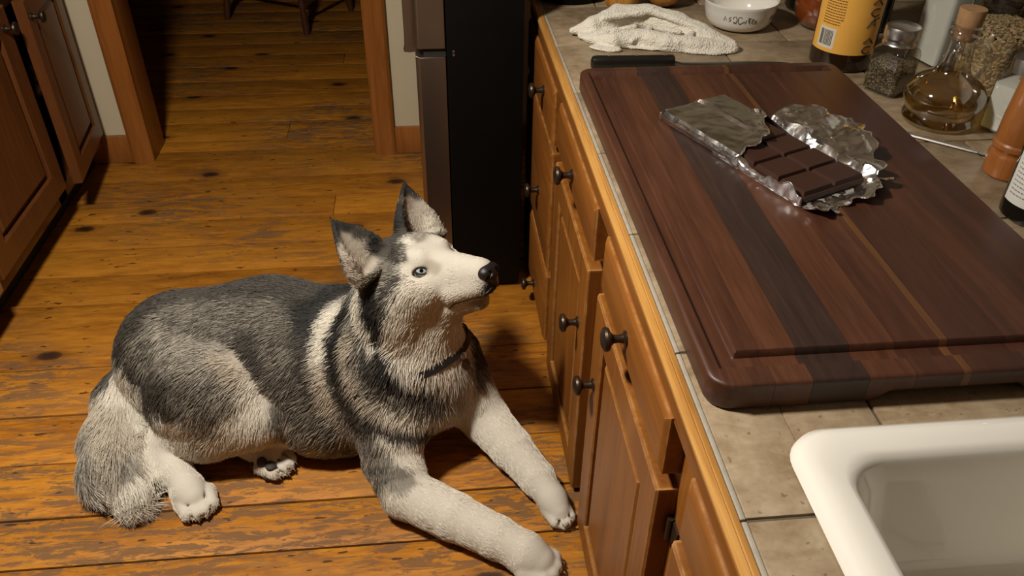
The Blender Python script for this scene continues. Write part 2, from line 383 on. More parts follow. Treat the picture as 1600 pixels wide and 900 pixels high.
xs_rows = {3: [.3395, .571, .885, 1.20, 1.595], 7: [.3395, .771, 1.085, 1.395, 1.595]}
for i, (a, b) in enumerate(zip(rows, rows[1:])):
    xs = xs_rows.get(i, [.3395, .66, .975, 1.29, 1.595] if i % 2 == 0 else [.3395, .50, .815, 1.13, 1.445, 1.595])
    for x0, x1 in zip(xs, xs[1:]):
        for q in minus_sink(x0, x1, a, b):
            if q[1]-q[0] < .01 or q[3]-q[2] < .01: continue
            ga = .0025 if q[0] == x0 else .0001; gb = .0025 if q[1] == x1 else .0001
            box('tile', 'tile', (q[0]+ga, q[1]-gb, q[2]+.0028, q[3]-.0028, .880, .910), ct, bevel=.0018)
    o = box('edge_tile', 'tile_edge', (.3345, .3415, a+.0015, b-.0015, .880, .9098), ct, bevel=.0015)
mb = MB(); pf = [(.334, .890), (.334, .909), (.332, .911), (.3255, .9115), (.3240, .9100), (.3225, .9112), (.3165, .9100), (.3125, .905), (.3130, .899), (.3155, .896), (.334, .896)]
mb.rings([[Vector((x, y, z)) for x, z in pf] for y in (-.28, 2.555)]); mb.build('wood_edge', 'edge', ct, angle=25)
box('apron', 'oak_y', (.3155, .334, -.28, 2.555, .858, .8955), ct, bevel=.002)

# ------------------------------------------------------------------ sink
sk = MB(); rg = []
for ins, z, r in [(.012, .900, .05), (.0, .912, .055), (.003, .922, .055), (.013, .929, .052), (.028, .931, .048), (.048, .929, .05), (.056, .926, .055), (.062, .915, .06), (.068, .885, .065), (.088, .745, .07), (.105, .722, .06), (.15, .714, .04)]:
    rg.append(rrect(SX0+ins, SX1-ins, SY0+ins, SY1-ins, r, z, 8))
sk.rings(rg, True, False, True)
sk.rings([rrect(SX0+i, SX1-i, SY0+i, SY1-i, r, z, 8) for i, z, r in [(.03, .900, .05), (.055, .885, .06), (.078, .74, .07), (.10, .708, .06)]], True, False, True)
so = sk.build('sink', 'porcelain', None, (.76, .40, .70), angle=60, recalc=True)
tag(so, 'white enamelled kitchen sink with rounded rim set in the tiled worktop', 'sink')
MB().lathe([(.0, .7155), (.036, .7155), (.040, .7175), (.030, .7165), (.0, .7160)], 32, (.76, .40, 0)).build('drain', 'bright_steel', so)

# ------------------------------------------------------------------ fridge
fr = thing('refrigerator', (.12, 2.65, 0), 'black sided refrigerator with stainless steel doors behind the dog', 'refrigerator')
box('body', 'black', (.046, .268, 2.30, 2.98, .012, 1.70), fr, bevel=.006)
def fdoor(z0, z1, nm):
    pf = [(.043, 2.303), (.043, 2.975), (-.035, 2.975), (-.043, 2.965), (-.043, 2.315), (-.031, 2.303)]
    m = MB(); m.rings([[Vector((x, y, z)) for x, y in pf] for z in (z0, z1)]); return m.build(nm, 'steel', fr, bevel=.002, angle=20)
fdoor(.035, .822, 'fridge_door'); ud = fdoor(.846, 1.69, 'freezer_door')
box('gasket', 'dark', (-.02, .044, 2.312, 2.97, .820, .848), fr, bevel=0)
hm = MB()
hm.rings([[Vector((-.043, 2.335, z)), Vector((-.043, 2.375, z)), Vector((-.060, 2.378, z)), Vector((-.073-.004*k, 2.360, z)), Vector((-.070-.004*k, 2.335, z)), Vector((-.057, 2.331, z))] for z, k in ((.828, 1), (.842, .2), (.87, 0), (1.25, 0))])
hm.build('handle', 'steel', ud, angle=40)
for z in (.829, .839): MB().lathe([(.004, 0), (.004, .002), (.002, .003), (0, .003)], 12, (.066, 2.30, z), (0, -1, 0)).build('screw', 'bright_steel', fr)
for x in (.07, .25): MB().lathe([(.018, .0), (.018, .012)], 12, (x, 2.36, .001)).build('foot', 'dark', fr)

# ------------------------------------------------------------------ chair in the next room
ch = thing('dining_chair', (-.80, 5.25, 0), 'dark wooden chair with turned legs standing in the dim room beyond the doorway', 'chair')
pA = Vector((-.712, 4.865, 0)); pB = Vector((-1.223, 5.175, 0)); nrm = Vector((.31, .51, 0)).normalized()
pC = pA+nrm*.50-Vector((.03, 0, 0)); pD = pB+nrm*.50; ctr = (pA+pB+pC+pD)/4
prof = [(0, .017), (.05, .021), (.14, .018), (.17, .025), (.19, .018), (.21, .025), (.24, .030), (.34, .028), (.38, .019), (.40, .026), (.46, .022)]
for p in (pA, pB, pC, pD):
    top = ctr+(p-ctr)*.80+Vector((0, 0, .46)); m = MB()
    pts = []; rad = []
    for z, r in prof:
        pts.append(p.lerp(top, z/.46)); rad.append(r)
    m.tube(pts, rad, 14); m.build('leg', 'chair', ch, angle=60)
def at_leg(p, z): return p.lerp(ctr+(p-ctr)*.80+Vector((0, 0, .46)), z/.46)
for a, b, z in ((pA, pC, .17), (pB, pD, .17), (pC, pD, .23), (pA, pB, .24)):
    q0, q1 = at_leg(a, z), at_leg(b, z); m = MB(); m.tube([q0.lerp(q1, k/6) for k in range(7)], [.009, .012, .014, .016, .014, .012, .009], 10); m.build('stretcher', 'chair', ch)
e1 = (pA-pB).normalized(); seat = []
for z, g in ((.445, -.01), (.452, .0), (.478, .0), (.487, -.012)):
    w, d = .25+g, .24+g; seat.append([ctr+e1*x*w+nrm*y*d+Vector((0, 0, z)) for x, y in [(math.copysign(abs(math.cos(a))**.5, math.cos(a)), math.copysign(abs(math.sin(a))**.5, math.sin(a))) for a in [2*PI*k/32 for k in range(32)]]])
MB().rings(seat).build('seat', 'chair', ch)
for k in range(6):
    b = ctr+nrm*.2+e1*(-.19+.076*k); MB().tube([b+Vector((0, 0, .47)), b+nrm*.08+Vector((0, 0, .95))], .008, 8).build('spindle', 'chair', ch)
tb = [ctr+nrm*.28+e1*(-.25+.5*k/8)+Vector((0, 0, .95+.02*math.sin(PI*k/8))) for k in range(9)]
MB().tube(tb, .022, 10).build('top_rail', 'chair', ch)

# ------------------------------------------------------------------ cutting board
def strip_material(name, a, b, c):
    t = NT(name); off = randvec(t, 9)
    v = t.coord('Object', (1, .06, 1), off); g1 = t.noise(v, 26, 5, .6, 1.); g2 = t.noise(v, 150, 3, .6); bl = t.noise(t.coord('Object', (1, .3, 1), off), 9, 3, .6, .8)
    f = t.math('ADD', t.math('MULTIPLY', g1, .45), t.math('ADD', t.math('MULTIPLY', g2, .25), t.math('MULTIPLY', bl, .30)))
    col = t.ramp(f, [(.34, a), (.5, b), (.66, c)])
    t.bsdf(col, t.math('ADD', t.math('MULTIPLY', g2, .16), .36), bump=g2, bstr=.12, bdist=.001); return t.m
wal = dict(mid=strip_material('walnut_mid', (.034, .0112, .0052), (.063, .0210, .0094), (.096, .034, .0155)),
           red=strip_material('walnut_red', (.045, .0145, .0064), (.080, .0275, .0118), (.116, .043, .0185)),
           dark=strip_material('walnut_dark', (.019, .0095, .0068), (.034, .017, .0115), (.055, .025, .016)),
           sap=strip_material('walnut_sapwood', (.070, .026, .009), (.115, .045, .014), (.16, .068, .022)),
           plum=strip_material('walnut_plum', (.028, .0092, .0048), (.051, .0170, .0086), (.077, .0265, .013)))
BX0, BX1, BY0, BY1, BZ0, BZ1 = .347, .973, .762, 1.862, .9103, .956
bd = thing('cutting_board', (.66, 1.31, BZ0), 'large walnut cutting board with juice groove lying on the tiled worktop', 'cutting board')
def sstep(a, b, x): x = min(max((x-a)/(b-a), 0), 1); return x*x*(3-2*x)
def board_col(x):
    R = .034; dx = min(x-BX0, BX1-x); e = 0
    if dx < R: e = R-math.sqrt(max(R*R-(R-dx)**2, 0))
    y0, y1 = BY0+e, BY1-e
    d = [0, .0008, .002, .004, .007]
    ys = [y0+q for q in d]+[.795, .797, .800, .805, .812, .820, .827, .8295, .8315]
    ys += [.85+k*(1.79-.85)/14 for k in range(15)]
    ys += [1.8025, 1.8045, 1.808, 1.815, 1.822, 1.829, 1.834, 1.837, 1.839]+[y1-q for q in d[::-1]]
    top = []; bot = []
    for y in ys:
        y = min(max(y, y0), y1)
        de = min(dx, y-BY0, BY1-y)
        cx, cy = max(R-dx, 0), max(R-min(y-BY0, BY1-y), 0)
        if cx > 0 and cy > 0: de = R-math.hypot(cx, cy)
        de = max(de, 0); rr = .0065
        z = BZ1-(rr-math.sqrt(max(rr*rr-(rr-min(de, rr))**2, 0)))
        zb = BZ0+(.007-math.sqrt(max(.007**2-(.007-min(de, .007))**2, 0)))
        gx = x-.365; gy = min(y-.797, 1.837-y)
        dg = min(gx, gy)
        if x > .925: dg = min(dg, .945-x) if (y < .8315 or y > 1.8025) else 1
        if 0 < dg < .0345 and not (x > .925 and .8315 < y < 1.8025): z -= .0115*min(sstep(0, .009, dg), 1-sstep(.0295, .0335, dg))
        if y < BY0+.022 and .575 < x < .805: zb += .016*sstep(.575, .60, x)*(1-sstep(.78, .805, x))*(1-sstep(.010, .022, y-BY0))
        top.append(Vector((x, y, z))); bot.append(Vector((x, y, zb)))
    return top+bot[::-1]
sx = [(BX0, .432, 'mid'), (.432, .484, 'red'), (.484, .562, 'dark'), (.562, .628, 'red'), (.628, .694, 'mid'), (.694, .706, 'sap'), (.706, .792, 'plum'), (.792, .872, 'mid'), (.872, BX1, 'plum')]
for a, b, k in sx:
    n = max(6, int((b-a)/.006)); xs = [a+.0002+(b-a-.0004)*i/n for i in range(n+1)]
    xs += [q for q in (BX0+.001, BX0+.003, BX0+.007, .3655, .368, .371, .3745, .385, .3935, .3955, .3972, .399, BX1-.001, BX1-.003, BX1-.007) if a < q < b]
    MB().rings([board_col(x) for x in sorted(xs)]).build('strip', wal[k], bd, angle=40)

# ------------------------------------------------------------------ chocolate bar and foil
CO = Vector((.5505, 1.587, BZ1)); CA = Vector((.407, -.914, 0)).normalized(); CB = Vector((.914, .407, 0)).normalized()
def CL(a, b, z): return CO+CA*a+CB*b+Vector((0, 0, z))
choc_m = NT('dark_chocolate'); cv = choc_m.coord('Object')
choc_m.bsdf(choc_m.mix(choc_m.noise(cv, 30, 4), (.034, .013, .008), (.055, .022, .014)), .33, bump=choc_m.noise(cv, 90, 3), bstr=.05); M['choc'] = choc_m.m
cb = thing('chocolate_bar', CL(.2, 0, .004), 'dark chocolate bar of square pieces lying in torn silver foil', 'chocolate')
def cbox(mb, a0, a1, b0, b1, st):
    mb.rings([[CL(a0+i, b0+i, z), CL(a1-i, b0+i, z), CL(a1-i, b1-i, z), CL(a0+i, b1-i, z)] for i, z in st]); return mb
cbox(MB(), .006, .388, -.0755, .0755, [(.002, .0035), (0, .006), (0, .0155), (.001, .016)]).build('slab', 'choc', cb)
for i in range(6):
    for j in (-1, 1):
        a0 = .0075+i*.0635; b0, b1 = (.0016, .0748) if j > 0 else (-.0748, -.0016)
        cbox(MB(), a0, a0+.0605, b0, b1, [(0, .0155), (.0032, .0235), (.0046, .0242)]).build('square', 'choc', cb, angle=25)
foil = NT('aluminium_foil'); fv = foil.coord('Object'); vv = foil.n('ShaderNodeTexVoronoi', feature='DISTANCE_TO_EDGE', ins={'Vector': fv, 'Scale': 26.}).outputs['Distance']
hgt = foil.math('ADD', foil.noise(fv, 22, 4, .55, .8), foil.math('MULTIPLY', vv, .8))
foil.bsdf((.94, .94, .93), .21, 1., bump=hgt, bstr=.28, bdist=.006); M['foil'] = foil.m
fw = thing('foil_wrapper', CL(.2, 0, 0), 'torn silver foil wrapper around the chocolate bar on the cutting board', 'wrapper')
from mathutils import noise as mnoise
def crumple(p, amt, sc=38):
    q = Vector(p)*sc
    f = lambda o: abs(mnoise.noise(q+Vector((o, o*.7, -o))))*2-.5+.5*(abs(mnoise.noise(q*2.3+Vector((o, 3, o))))*2-.5)
    return Vector(p)+Vector((f(0), f(17), f(31)))*amt
def sheet(fn, na, nb, name, amt=.0016, zmin=.0012, th=.0005, sc=24):
    rows = []
    for i in range(na+1):
        r = []
        for j in range(nb+1):
            p = crumple(fn(i/na, j/nb), amt, sc); p.z = max(p.z, BZ1+zmin); r.append(p)
        rows.append(r)
    mb = MB().grid(rows); o = mb.build(name, 'foil', fw, angle=18, recalc=True)
    sm = o.modifiers.new('thickness', 'SOLIDIFY'); sm.thickness = th; sm.offset = 0; return o
# sleeve: closed around the upper end, torn on a slant
def sleeve_pt(t):
    pr = [(-.090, .012), (-.090, .022), (-.084, .0295), (-.03, .0300), (.03, .0300), (.080, .0292), (.088, .022), (.088, .010), (.082, .002), (.0, .0022), (-.082, .002), (-.090, .012)]
    ds = [0]; 
    for a, b in zip(pr, pr[1:]): ds.append(ds[-1]+math.hypot(a[0]-b[0], a[1]-b[1]))
    q = t*ds[-1]
    for k in range(len(pr)-1):
        if q <= ds[k+1]+1e-9:
            f = (q-ds[k])/(ds[k+1]-ds[k]); return pr[k][0]+(pr[k+1][0]-pr[k][0])*f, pr[k][1]+(pr[k+1][1]-pr[k][1])*f
def sleeve(u, t):
    b, z = sleeve_pt(t); s = (b+.09)/.178
    if z > .015:
        e = .225-.030*s if s < .55 else .2085-.235*(s-.55)
        e += .010*math.sin(s*23)*.6+.0025*math.sin(s*51)
    else: e = .20
    a = -.008+(e+.008)*u
    if z > .015:
        z += .010*sstep(.75, 1., u)*sstep(.15, .6, s)
        if abs(s-.56) < .05: z += .006*(1-abs(s-.56)/.05)
    pin = 1-sstep(0, .05, u); z = z*(1-pin*.35)+.003*pin; b *= 1-.07*pin
    return CL(a, b, z)
sheet(sleeve, 34, 60, 'sleeve', .0019, th=.0004, sc=17)
def endcap(u, t):
    b = (-.083+.166*t); return CL(-.009-.004*math.sin(PI*u), b, .003+.0165*u)
sheet(endcap, 4, 24, 'foil_fold', .001)
# near lip: from under the bar up its side and folded out, low
def nearlip(u, t):
    a = .16+.235*t; k = u
    h = .018+.006*math.sin(t*9)+.010*sstep(.35, .8, t)*(.5+.5*math.sin(t*31))
    pts = [(-.055, .0014), (-.084, .0018), (-.089, .008), (-.0885, h), (-.079-.014*sstep(.3, .9, t), h+.004)]
    q = k*(len(pts)-1); i = min(int(q), len(pts)-2); f = q-i
    b, z = (pts[i][0]+(pts[i+1][0]-pts[i][0])*f, pts[i][1]+(pts[i+1][1]-pts[i][1])*f)
    return CL(a, b, z)
sheet(nearlip, 14, 56, 'foil_lip', .0022, sc=30)
def farflap(u, t):
    a = .115+.285*t; wd = (.030+.075*math.sin(PI*min(1, t*1.05+.08))**.8)*(1+.10*math.sin(t*19)+.07*math.sin(t*43))
    k = min(u/.3, 1); o = max(u-.3, 0)/.7
    b = .058+.026*min(k*2, 1)+.020*max(k*2-1, 0)+wd*o
    z = .0014+(.022+.006*math.sin(t*7))*max(k*2-1, 0)+.026*o*(.7+.3*math.sin(t*11+1))*(.35+.65*math.sin(PI*t))
    return CL(a+.012*u*math.sin(t*5), b, z)
sheet(farflap, 30, 60, 'foil_flap', .0052, sc=21)
def endflap(u, t):
    b = -.088+.215*t; a = .378+.050*u*(1+.22*math.sin(t*13)+.12*math.sin(t*37))+.006*math.sin(t*4)
    z = .0014+.020*sstep(.2, 1., u)*(.55+.45*math.sin(t*9+2))+.016*sstep(.55, 1., t)*u
    return CL(a, b, z)
sheet(endflap, 22, 56, 'foil_flap', .0040, sc=28)
def under(u, t): return CL(.15+.25*u, -.086+.172*t, .0013)
sheet(under, 10, 10, 'base', .0003)

# ------------------------------------------------------------------ things on the worktop
CZ = .9105
M['glass'] = thin_glass('thin_glass'); M['thick_glass'] = thin_glass('thick_glass', (.90, .90, .86), .05, .24); M['dark_glass'] = plain('black_bottle_glass', (.010, .008, .005), .07, spec=.6)
M['brown_glass'] = plain('brown_bottle_glass', (.022, .011, .005), .08, spec=.6)
M['cork'] = plain('cork', (.36, .20, .085), .8, noise=.35, nscale=90, bstr=.3, bscale=160)
M['tin'] = plain('tin_lid', (.68, .65, .60), .30, 1., noise=.1, nscale=40)
def cyl_patch(mb, c, r, t0, t1, z0, z1, n=16, th=.0006, shear=0.):
    ins, outs = [], []
    R = []
    for k in range(n+1):
        t = t0+(t1-t0)*k/n
        for rr, z in ((r, z0), (r, z1), (r+th, z1), (r+th, z0)): pass
        d = Vector((math.cos(t), math.sin(t), 0)); dz = shear*(k/n)
        R.append([Vector(c)+d*r+Vector((0, 0, z0+dz)), Vector(c)+d*r+Vector((0, 0, z1+dz)), Vector(c)+d*(r+th)+Vector((0, 0, z1+dz)), Vector(c)+d*(r+th)+Vector((0, 0, z0+dz))])
    mb.rings(R); return mb
def cyl_curve(mb, c, r, pts, w):
    # raised ink stroke on a cylinder: pts of (angle, z)
    P = [Vector((c[0]+r*math.cos(t), c[1]+r*math.sin(t), c[2]+z)) for t, z in pts]; mb.tube(P, w, 5); return mb
# amber-label bottle
bc = (1.045, 1.965, CZ); br = .0765
b1 = thing('bottle', bc, 'large dark brown bottle with an orange label and white barcode', 'bottle', 'bottles on the worktop')
MB().lathe([(0, .003), (br-.008, 0), (br-.001, .006), (br, .014), (br, .215), (br-.012, .25), (.034, .285), (.026, .30), (.024, .37), (.027, .372), (.027, .385), (0, .385)], 48, bc).build('glass_body', 'brown_glass', b1)
lab = MB(); A0 = math.atan2(-1.965, -1.045)
cyl_patch(lab, bc, br+.0002, A0-1.25, A0+1.15, .047, .205, 40); lb = lab.build('label', plain('orange_label', (.82, .42, .070), .45, noise=.08, nscale=14), b1)
bw = MB(); cyl_patch(bw, bc, br+.0009, A0-.92, A0-.30, .056, .106, 12, .0003); bw.build('barcode_panel', plain('label_white', (.66, .61, .50), .5), lb)
bb = MB(); x = A0-.84
while x < A0-.40:
    w = random.choice((.008, .010, .016, .022)); cyl_patch(bb, bc, br+.0013, x, x+w, .063, .100, 1, .0002); x += w+random.choice((.010, .014, .02))
ink = plain('label_ink', (.030, .018, .010), .6); bb.build('barcode', ink, lb)['kind'] = 'stuff'
tx = MB()
for k in range(13):
    z = .115+k*.0064; x = A0-.86
    end = A0-.16-(.10 if k < 2 else 0)*random.random()
    while x < end:
        w = random.uniform(.035, .10); cyl_patch(tx, bc, br+.0009, x, min(x+w, end), z, z+.0024, 3, .0002); x += w+.016
tx.build('fine_print', plain('brown_ink', (.15, .055, .012), .6), lb)['kind'] = 'stuff'
for z0, kind in ((.060, 0), (.082, 1), (.126, 2), (.152, 0), (.176, 1)):
    a = A0+.80
    if kind == 0: pts = [(a+.20*math.cos(q)*.9, z0+.009*math.sin(q)) for q in np.linspace(.8, 5.6, 12)]
    elif kind == 1: pts = [(a-.20, z0-.004), (a, z0+.008), (a+.2, z0-.008), (a+.05, z0+.001)]
    else: pts = [(a-.22, z0-.010), (a-.02, z0+.014), (a+.10, z0-.008), (a-.10, z0+.002), (a+.22, z0+.012)]
    cyl_curve(MB(), bc, br+.0012, pts, .0016).build('lettering', ink, lb)
# tall dark bottle behind
c = (1.235, 2.215, CZ)
b2 = thing('bottle', c, 'tall black glass bottle without label behind the pepper jar', 'bottle', 'bottles on the worktop')
MB().lathe([(0, .003), (.048, 0), (.053, .008), (.053, .20), (.045, .235), (.020, .275), (.017, .34), (.0, .34)], 40, c).build('glass_body', 'dark_glass', b2)
c = (1.13, 2.40, CZ); b3 = thing('bottle', c, 'squat black bottle at the back of the worktop behind the orange label bottle', 'bottle', 'bottles on the worktop')
MB().lathe([(0, .003), (.06, 0), (.066, .01), (.066, .17), (.05, .21), (.02, .24), (.018, .30), (0, .30)], 36, c).build('glass_body', 'dark_glass', b3)
# honey jar
c = (1.105, 2.235, CZ)
hj = thing('honey_jar', c, 'round jar of reddish amber honey left of the orange label bottle', 'jar')
hprof = [(0, .001), (.045, .001), (.066, .012), (.078, .035), (.081, .06), (.077, .088), (.064, .11), (.050, .12)]
MB().lathe(hprof+[(.048, .128), (.048, .14)], 44, c, cap1=False).build('glass', 'glass', hj)
MB().lathe([(0, .003)]+[(r-.002, z+.002) for r, z in hprof[1:]]+[(0, .122)], 44, c).build('honey', plain('honey', (.30, .062, .008), .12, noise=.15, nscale=12), hj)
MB().lathe([(.0, .155), (.050, .155), (.052, .152), (.052, .134), (.049, .134)], 36, c).build('lid', 'tin', hj)
# pepper jar
pc = Vector((1.085, 1.785, CZ))
pj = thing('pepper_jar', pc, 'square glass jar of cracked pepper with a metal screw lid', 'jar')
rot = Matrix.Rotation(math.radians(30), 3, 'Z')
def sq(h, r, z): return [pc+rot @ Vector((p.x, p.y, z)) for p in rrect(-h, h, -h, h, r, 0, 5)]
def circ(r, z, n=24): return [pc+Vector((r*math.cos(a), r*math.sin(a), z)) for a in [2*PI*k/n+math.radians(30)+0.0 for k in range(n)]]
g = MB(); g.rings([sq(.032, .012, .001), sq(.0405, .012, .003), sq(.0425, .012, .010), sq(.0425, .012, .092), sq(.040, .016, .104), sq(.035, .025, .112), sq(.0335, .0334, .116), sq(.0335, .0334, .122)], True, True, False)
g.build('glass', 'glass', pj)
pep = NT('cracked_pepper'); pv = pep.coord('Object'); vo = pep.n('ShaderNodeTexVoronoi', ins={'Vector': pv, 'Scale': 380.})
pep.bsdf(pep.ramp(pep.n('ShaderNodeSeparateColor', ins={0: vo.outputs['Color']}).outputs[0], [(.0, (.018, .012, .007)), (.45, (.085, .056, .030)), (.75, (.22, .155, .085)), (1., (.38, .29, .17))]), .7, bump=vo.outputs['Distance'], bstr=.8, bdist=.002)
g = MB(); g.rings([sq(.036, .010, .006), sq(.0405, .011, .010), sq(.0405, .011, .070), sq(.034, .01, .078), sq(.015, .006, .082)])
g.build('pepper', pep.m, pj)['kind'] = 'stuff'
MB().lathe([(.0345, .113), (.0385, .114), (.0392, .117), (.0375, .120), (.0375, .127), (.0392, .130), (.040, .134), (.040, .150), (.038, .156), (.030, .159), (.0, .161)], 40, pc, cap0=True).build('lid', 'tin', pj)
# tall square canister with white contents
def canister(c, h, hf, hh, ang, nm, label, cont, lid):
    c = Vector(c); R = Matrix.Rotation(math.radians(ang), 3, 'Z'); t = thing(nm, c, label, 'jar')
    f = lambda q, r, z: [c+R @ Vector((p.x, p.y, z)) for p in rrect(-q, q, -q, q, r, 0, 5)]
    g = MB(); g.rings([f(h*.85, h*.25, .001), f(h, h*.25, .005), f(h, h*.25, hh*.90), f(h*.9, h*.4, hh*.96), f(h*.75, h*.7, hh)], True, True, False); g.build('glass', 'glass', t)
    g = MB(); g.rings([f(h*.85, h*.22, .005), f(h*.955, h*.24, .008), f(h*.955, h*.24, hf), f(h*.5, h*.2, hf+.003)]); g.build('contents', cont, t)['kind'] = 'stuff'
    MB().lathe([(0, hh+.028), (h*.80, hh+.028), (h*.84, hh+.022), (h*.84, hh-.002), (h*.76, hh-.002)], 32, c).build('lid', lid, t); return t
M['flour'] = plain('white_flour', (.78, .75, .68), .85, noise=.04, nscale=30, bstr=.1)
canister((1.302, 1.958, CZ), .052, .185, .24, 12, 'flour_canister', 'tall square glass canister of white flour behind the oil cruet', M['flour'], 'tin')
canister((1.25, 1.555, CZ), .043, .105, .135, 28, 'salt_jar', 'square glass jar of white salt beside the pepper mill', M['flour'], 'tin')
# oats jar
oc = (1.335, 1.765, CZ)
oj = thing('oats_jar', oc, 'big round glass jar half full of rolled oats behind the cruet', 'jar')
MB().lathe([(0, .001), (.082, .001), (.094, .010), (.098, .025), (.098, .215), (.086, .245), (.07, .255), (.07, .27)], 48, oc, cap1=False).build('glass', 'glass', oj)
MB().lathe([(0, .29), (.072, .29), (.075, .286), (.075, .262), (.070, .262)], 40, oc).build('lid', 'tin', oj)
oat = NT('oat_core'); oat.bsdf((.24, .155, .075), .8)
MB().lathe([(0, .004), (.078, .005), (.091, .014), (.0925, .03), (.0925, .142), (.06, .152), (0, .156)], 40, oc).build('oats', oat.m, oj)['kind'] = 'stuff'
fl = MB()
def flake(p, n, s):
    n = Vector(n).normalized(); a = n.orthogonal().normalized(); b = n.cross(a); q = random.random()*6.3; a, b = a*math.cos(q)+b*math.sin(q), b*math.cos(q)-a*math.sin(q)
    n2 = (n+a*random.uniform(-.5, .5)+b*random.uniform(-.5, .5)).normalized()*s*.18
    pts = [p+a*s*math.cos(t)+b*s*.55*math.sin(t) for t in [k*PI/3 for k in range(6)]]
    fl.add([*pts, p+n2*2.2, p-n2], [(k, (k+1) % 6, 6) for k in range(6)]+[((k+1) % 6, k, 7) for k in range(6)])
for k in range(2600):
    t = random.random()*2*PI
    if random.random() < .62:
        z = random.uniform(.012, .150); r = .0925; flake(Vector(oc)+Vector((r*math.cos(t), r*math.sin(t), z)), (math.cos(t), math.sin(t), 0), random.uniform(.0055, .008))
    else:
        r = .092*math.sqrt(random.random()); flake(Vector(oc)+Vector((r*math.cos(t), r*math.sin(t), .148+.010*(1-r/.092)+random.uniform(0, .006))), (random.uniform(-.6, .6), random.uniform(-.6, .6), 1), random.uniform(.006, .0085))
otm = NT('oat_flakes'); otm.bsdf(otm.ramp(otm.noise(otm.coord('Object'), 160, 2), [(.35, (.34, .22, .10)), (.6, (.56, .40, .22))]), .75)
fl.build('oat_flakes', otm.m, oj, flat=True)['kind'] = 'stuff'
# oil cruet
cc = (1.12, 1.612, CZ)
cr = thing('oil_cruet', cc, 'round bellied glass cruet of golden oil with cork stopper and handle', 'cruet')
belly = [(0, .004), (.060, .001), (.074, .004), (.078, .012), (.075, .020), (.0715, .026), (.076, .034), (.083, .048), (.085, .060), (.082, .074), (.072, .090), (.055, .103), (.040, .112)]
neck = [(.0335, .122), (.030, .140), (.0275, .165), (.0262, .185), (.0268, .192), (.0325, .195), (.0335, .200), (.030, .204), (.0290, .207), (.0325, .211), (.033, .216), (.029, .219)]
MB().lathe(belly+neck, 48, cc, cap1=False).build('glass', 'thick_glass', cr)
oil = NT('golden_oil'); tr_ = oil.n('ShaderNodeBsdfTransparent', ins={0: (.995, .86, .50)}); gl_ = oil.n('ShaderNodeBsdfRefraction', ins={0: (.99, .80, .38), 1: 0.02, 2: 1.33}); gs_ = oil.n('ShaderNodeBsdfGlossy', ins={0: (1, .95, .85), 1: .04})
m1 = oil.n('ShaderNodeMixShader', ins={0: .45}); oil.t.links.new(tr_.outputs[0], m1.inputs[1]); oil.t.links.new(gl_.outputs[0], m1.inputs[2])
m2 = oil.n('ShaderNodeMixShader', ins={0: .05}); oil.t.links.new(m1.outputs[0], m2.inputs[1]); oil.t.links.new(gs_.outputs[0], m2.inputs[2]); oil.t.links.new(m2.outputs[0], oil.out.inputs[0])
MB().lathe([(0, .007), (.058, .004), (.072, .007), (.0755, .012), (.0725, .020), (.069, .026), (.0735, .034), (.0805, .048), (.0825, .060), (.0795, .074), (.070, .0885), (.062, .096), (0, .096)], 48, cc).build('oil', oil.m, cr)
MB().lathe([(0, .186), (.022, .186), (.0255, .222), (.027, .248), (.0262, .251), (0, .251)], 32, cc).build('cork_stopper', 'cork', cr)
hd = Vector((math.cos(-.42), math.sin(-.42), 0)); hp = []
for r, z in ((.026, .172), (.040, .176), (.055, .170), (.0625, .155), (.0615, .138), (.055, .118), (.047, .104), (.044, .098)): hp.append(Vector(cc)+hd*r+Vector((0, 0, z)))
MB().tube(hp, [.006, .0058, .0055, .0055, .0055, .0058, .0065, .007], 12).build('handle', 'thick_glass', cr)
# table knife
kn = thing('table_knife', (1.08, 1.50, CZ), 'slim steel table knife on the tiles below the cruet', 'knife')
p0, p1 = Vector((1.018, 1.548, CZ+.004)), Vector((1.125, 1.452, CZ+.004)); kd = (p1-p0).normalized(); ks = kd.cross(Vector((0, 0, 1)))
rg = []
for t, w, h in ((0, .004, .002), (.02, .0095, .0042), (.3, .0085, .0042), (.72, .0075, .004), (.9, .0072, .0036), (1., .006, .003)):
    p = p0.lerp(p1, t); rg.append([p+ks*w*math.cos(a)+Vector((0, 0, h*math.sin(a))) for a in [k*PI/5 for k in range(10)]])
MB().rings(rg).build('handle', plain('satin_steel', (.62, .58, .52), .42, .9), kn)
rg = []
for t, w in ((0, .005), (.08, .0085), (.7, .009), (.92, .007), (1., .001)):
    p = p1+kd*(.085*t); rg.append([p+ks*w*math.cos(a)+Vector((0, 0, (.0012 if w > .002 else .0005)*math.sin(a))) for a in [k*PI/4 for k in range(8)]])
MB().rings(rg).build('blade', bpy.data.materials['satin_steel'], kn)
# pepper mill
mc = (1.138, 1.368, CZ)
pm = thing('pepper_mill', mc, 'tall turned wooden pepper mill by the right edge', 'pepper mill')
MB().lathe([(0, 0), (.043, 0), (.046, .004), (.0462, .042), (.044, .047), (.0405, .049), (.0405, .053), (.0425, .056)], 44, mc).build('base', 'mill', pm, angle=30)
MB().lathe([(.0425, .056), (.045, .060), (.0450, .068), (.042, .072), (.0435, .078), (.0425, .12), (.038, .18), (.034, .23), (.036, .25), (.030, .258), (0, .258)], 44, mc).build('shaft', 'mill', pm, angle=30)
MB().lathe([(0, .2585), (.020, .2585), (.032, .27), (.036, .29), (.028, .312), (.010, .322), (.008, .33), (0, .332)], 36, mc).build('head', 'mill', pm)
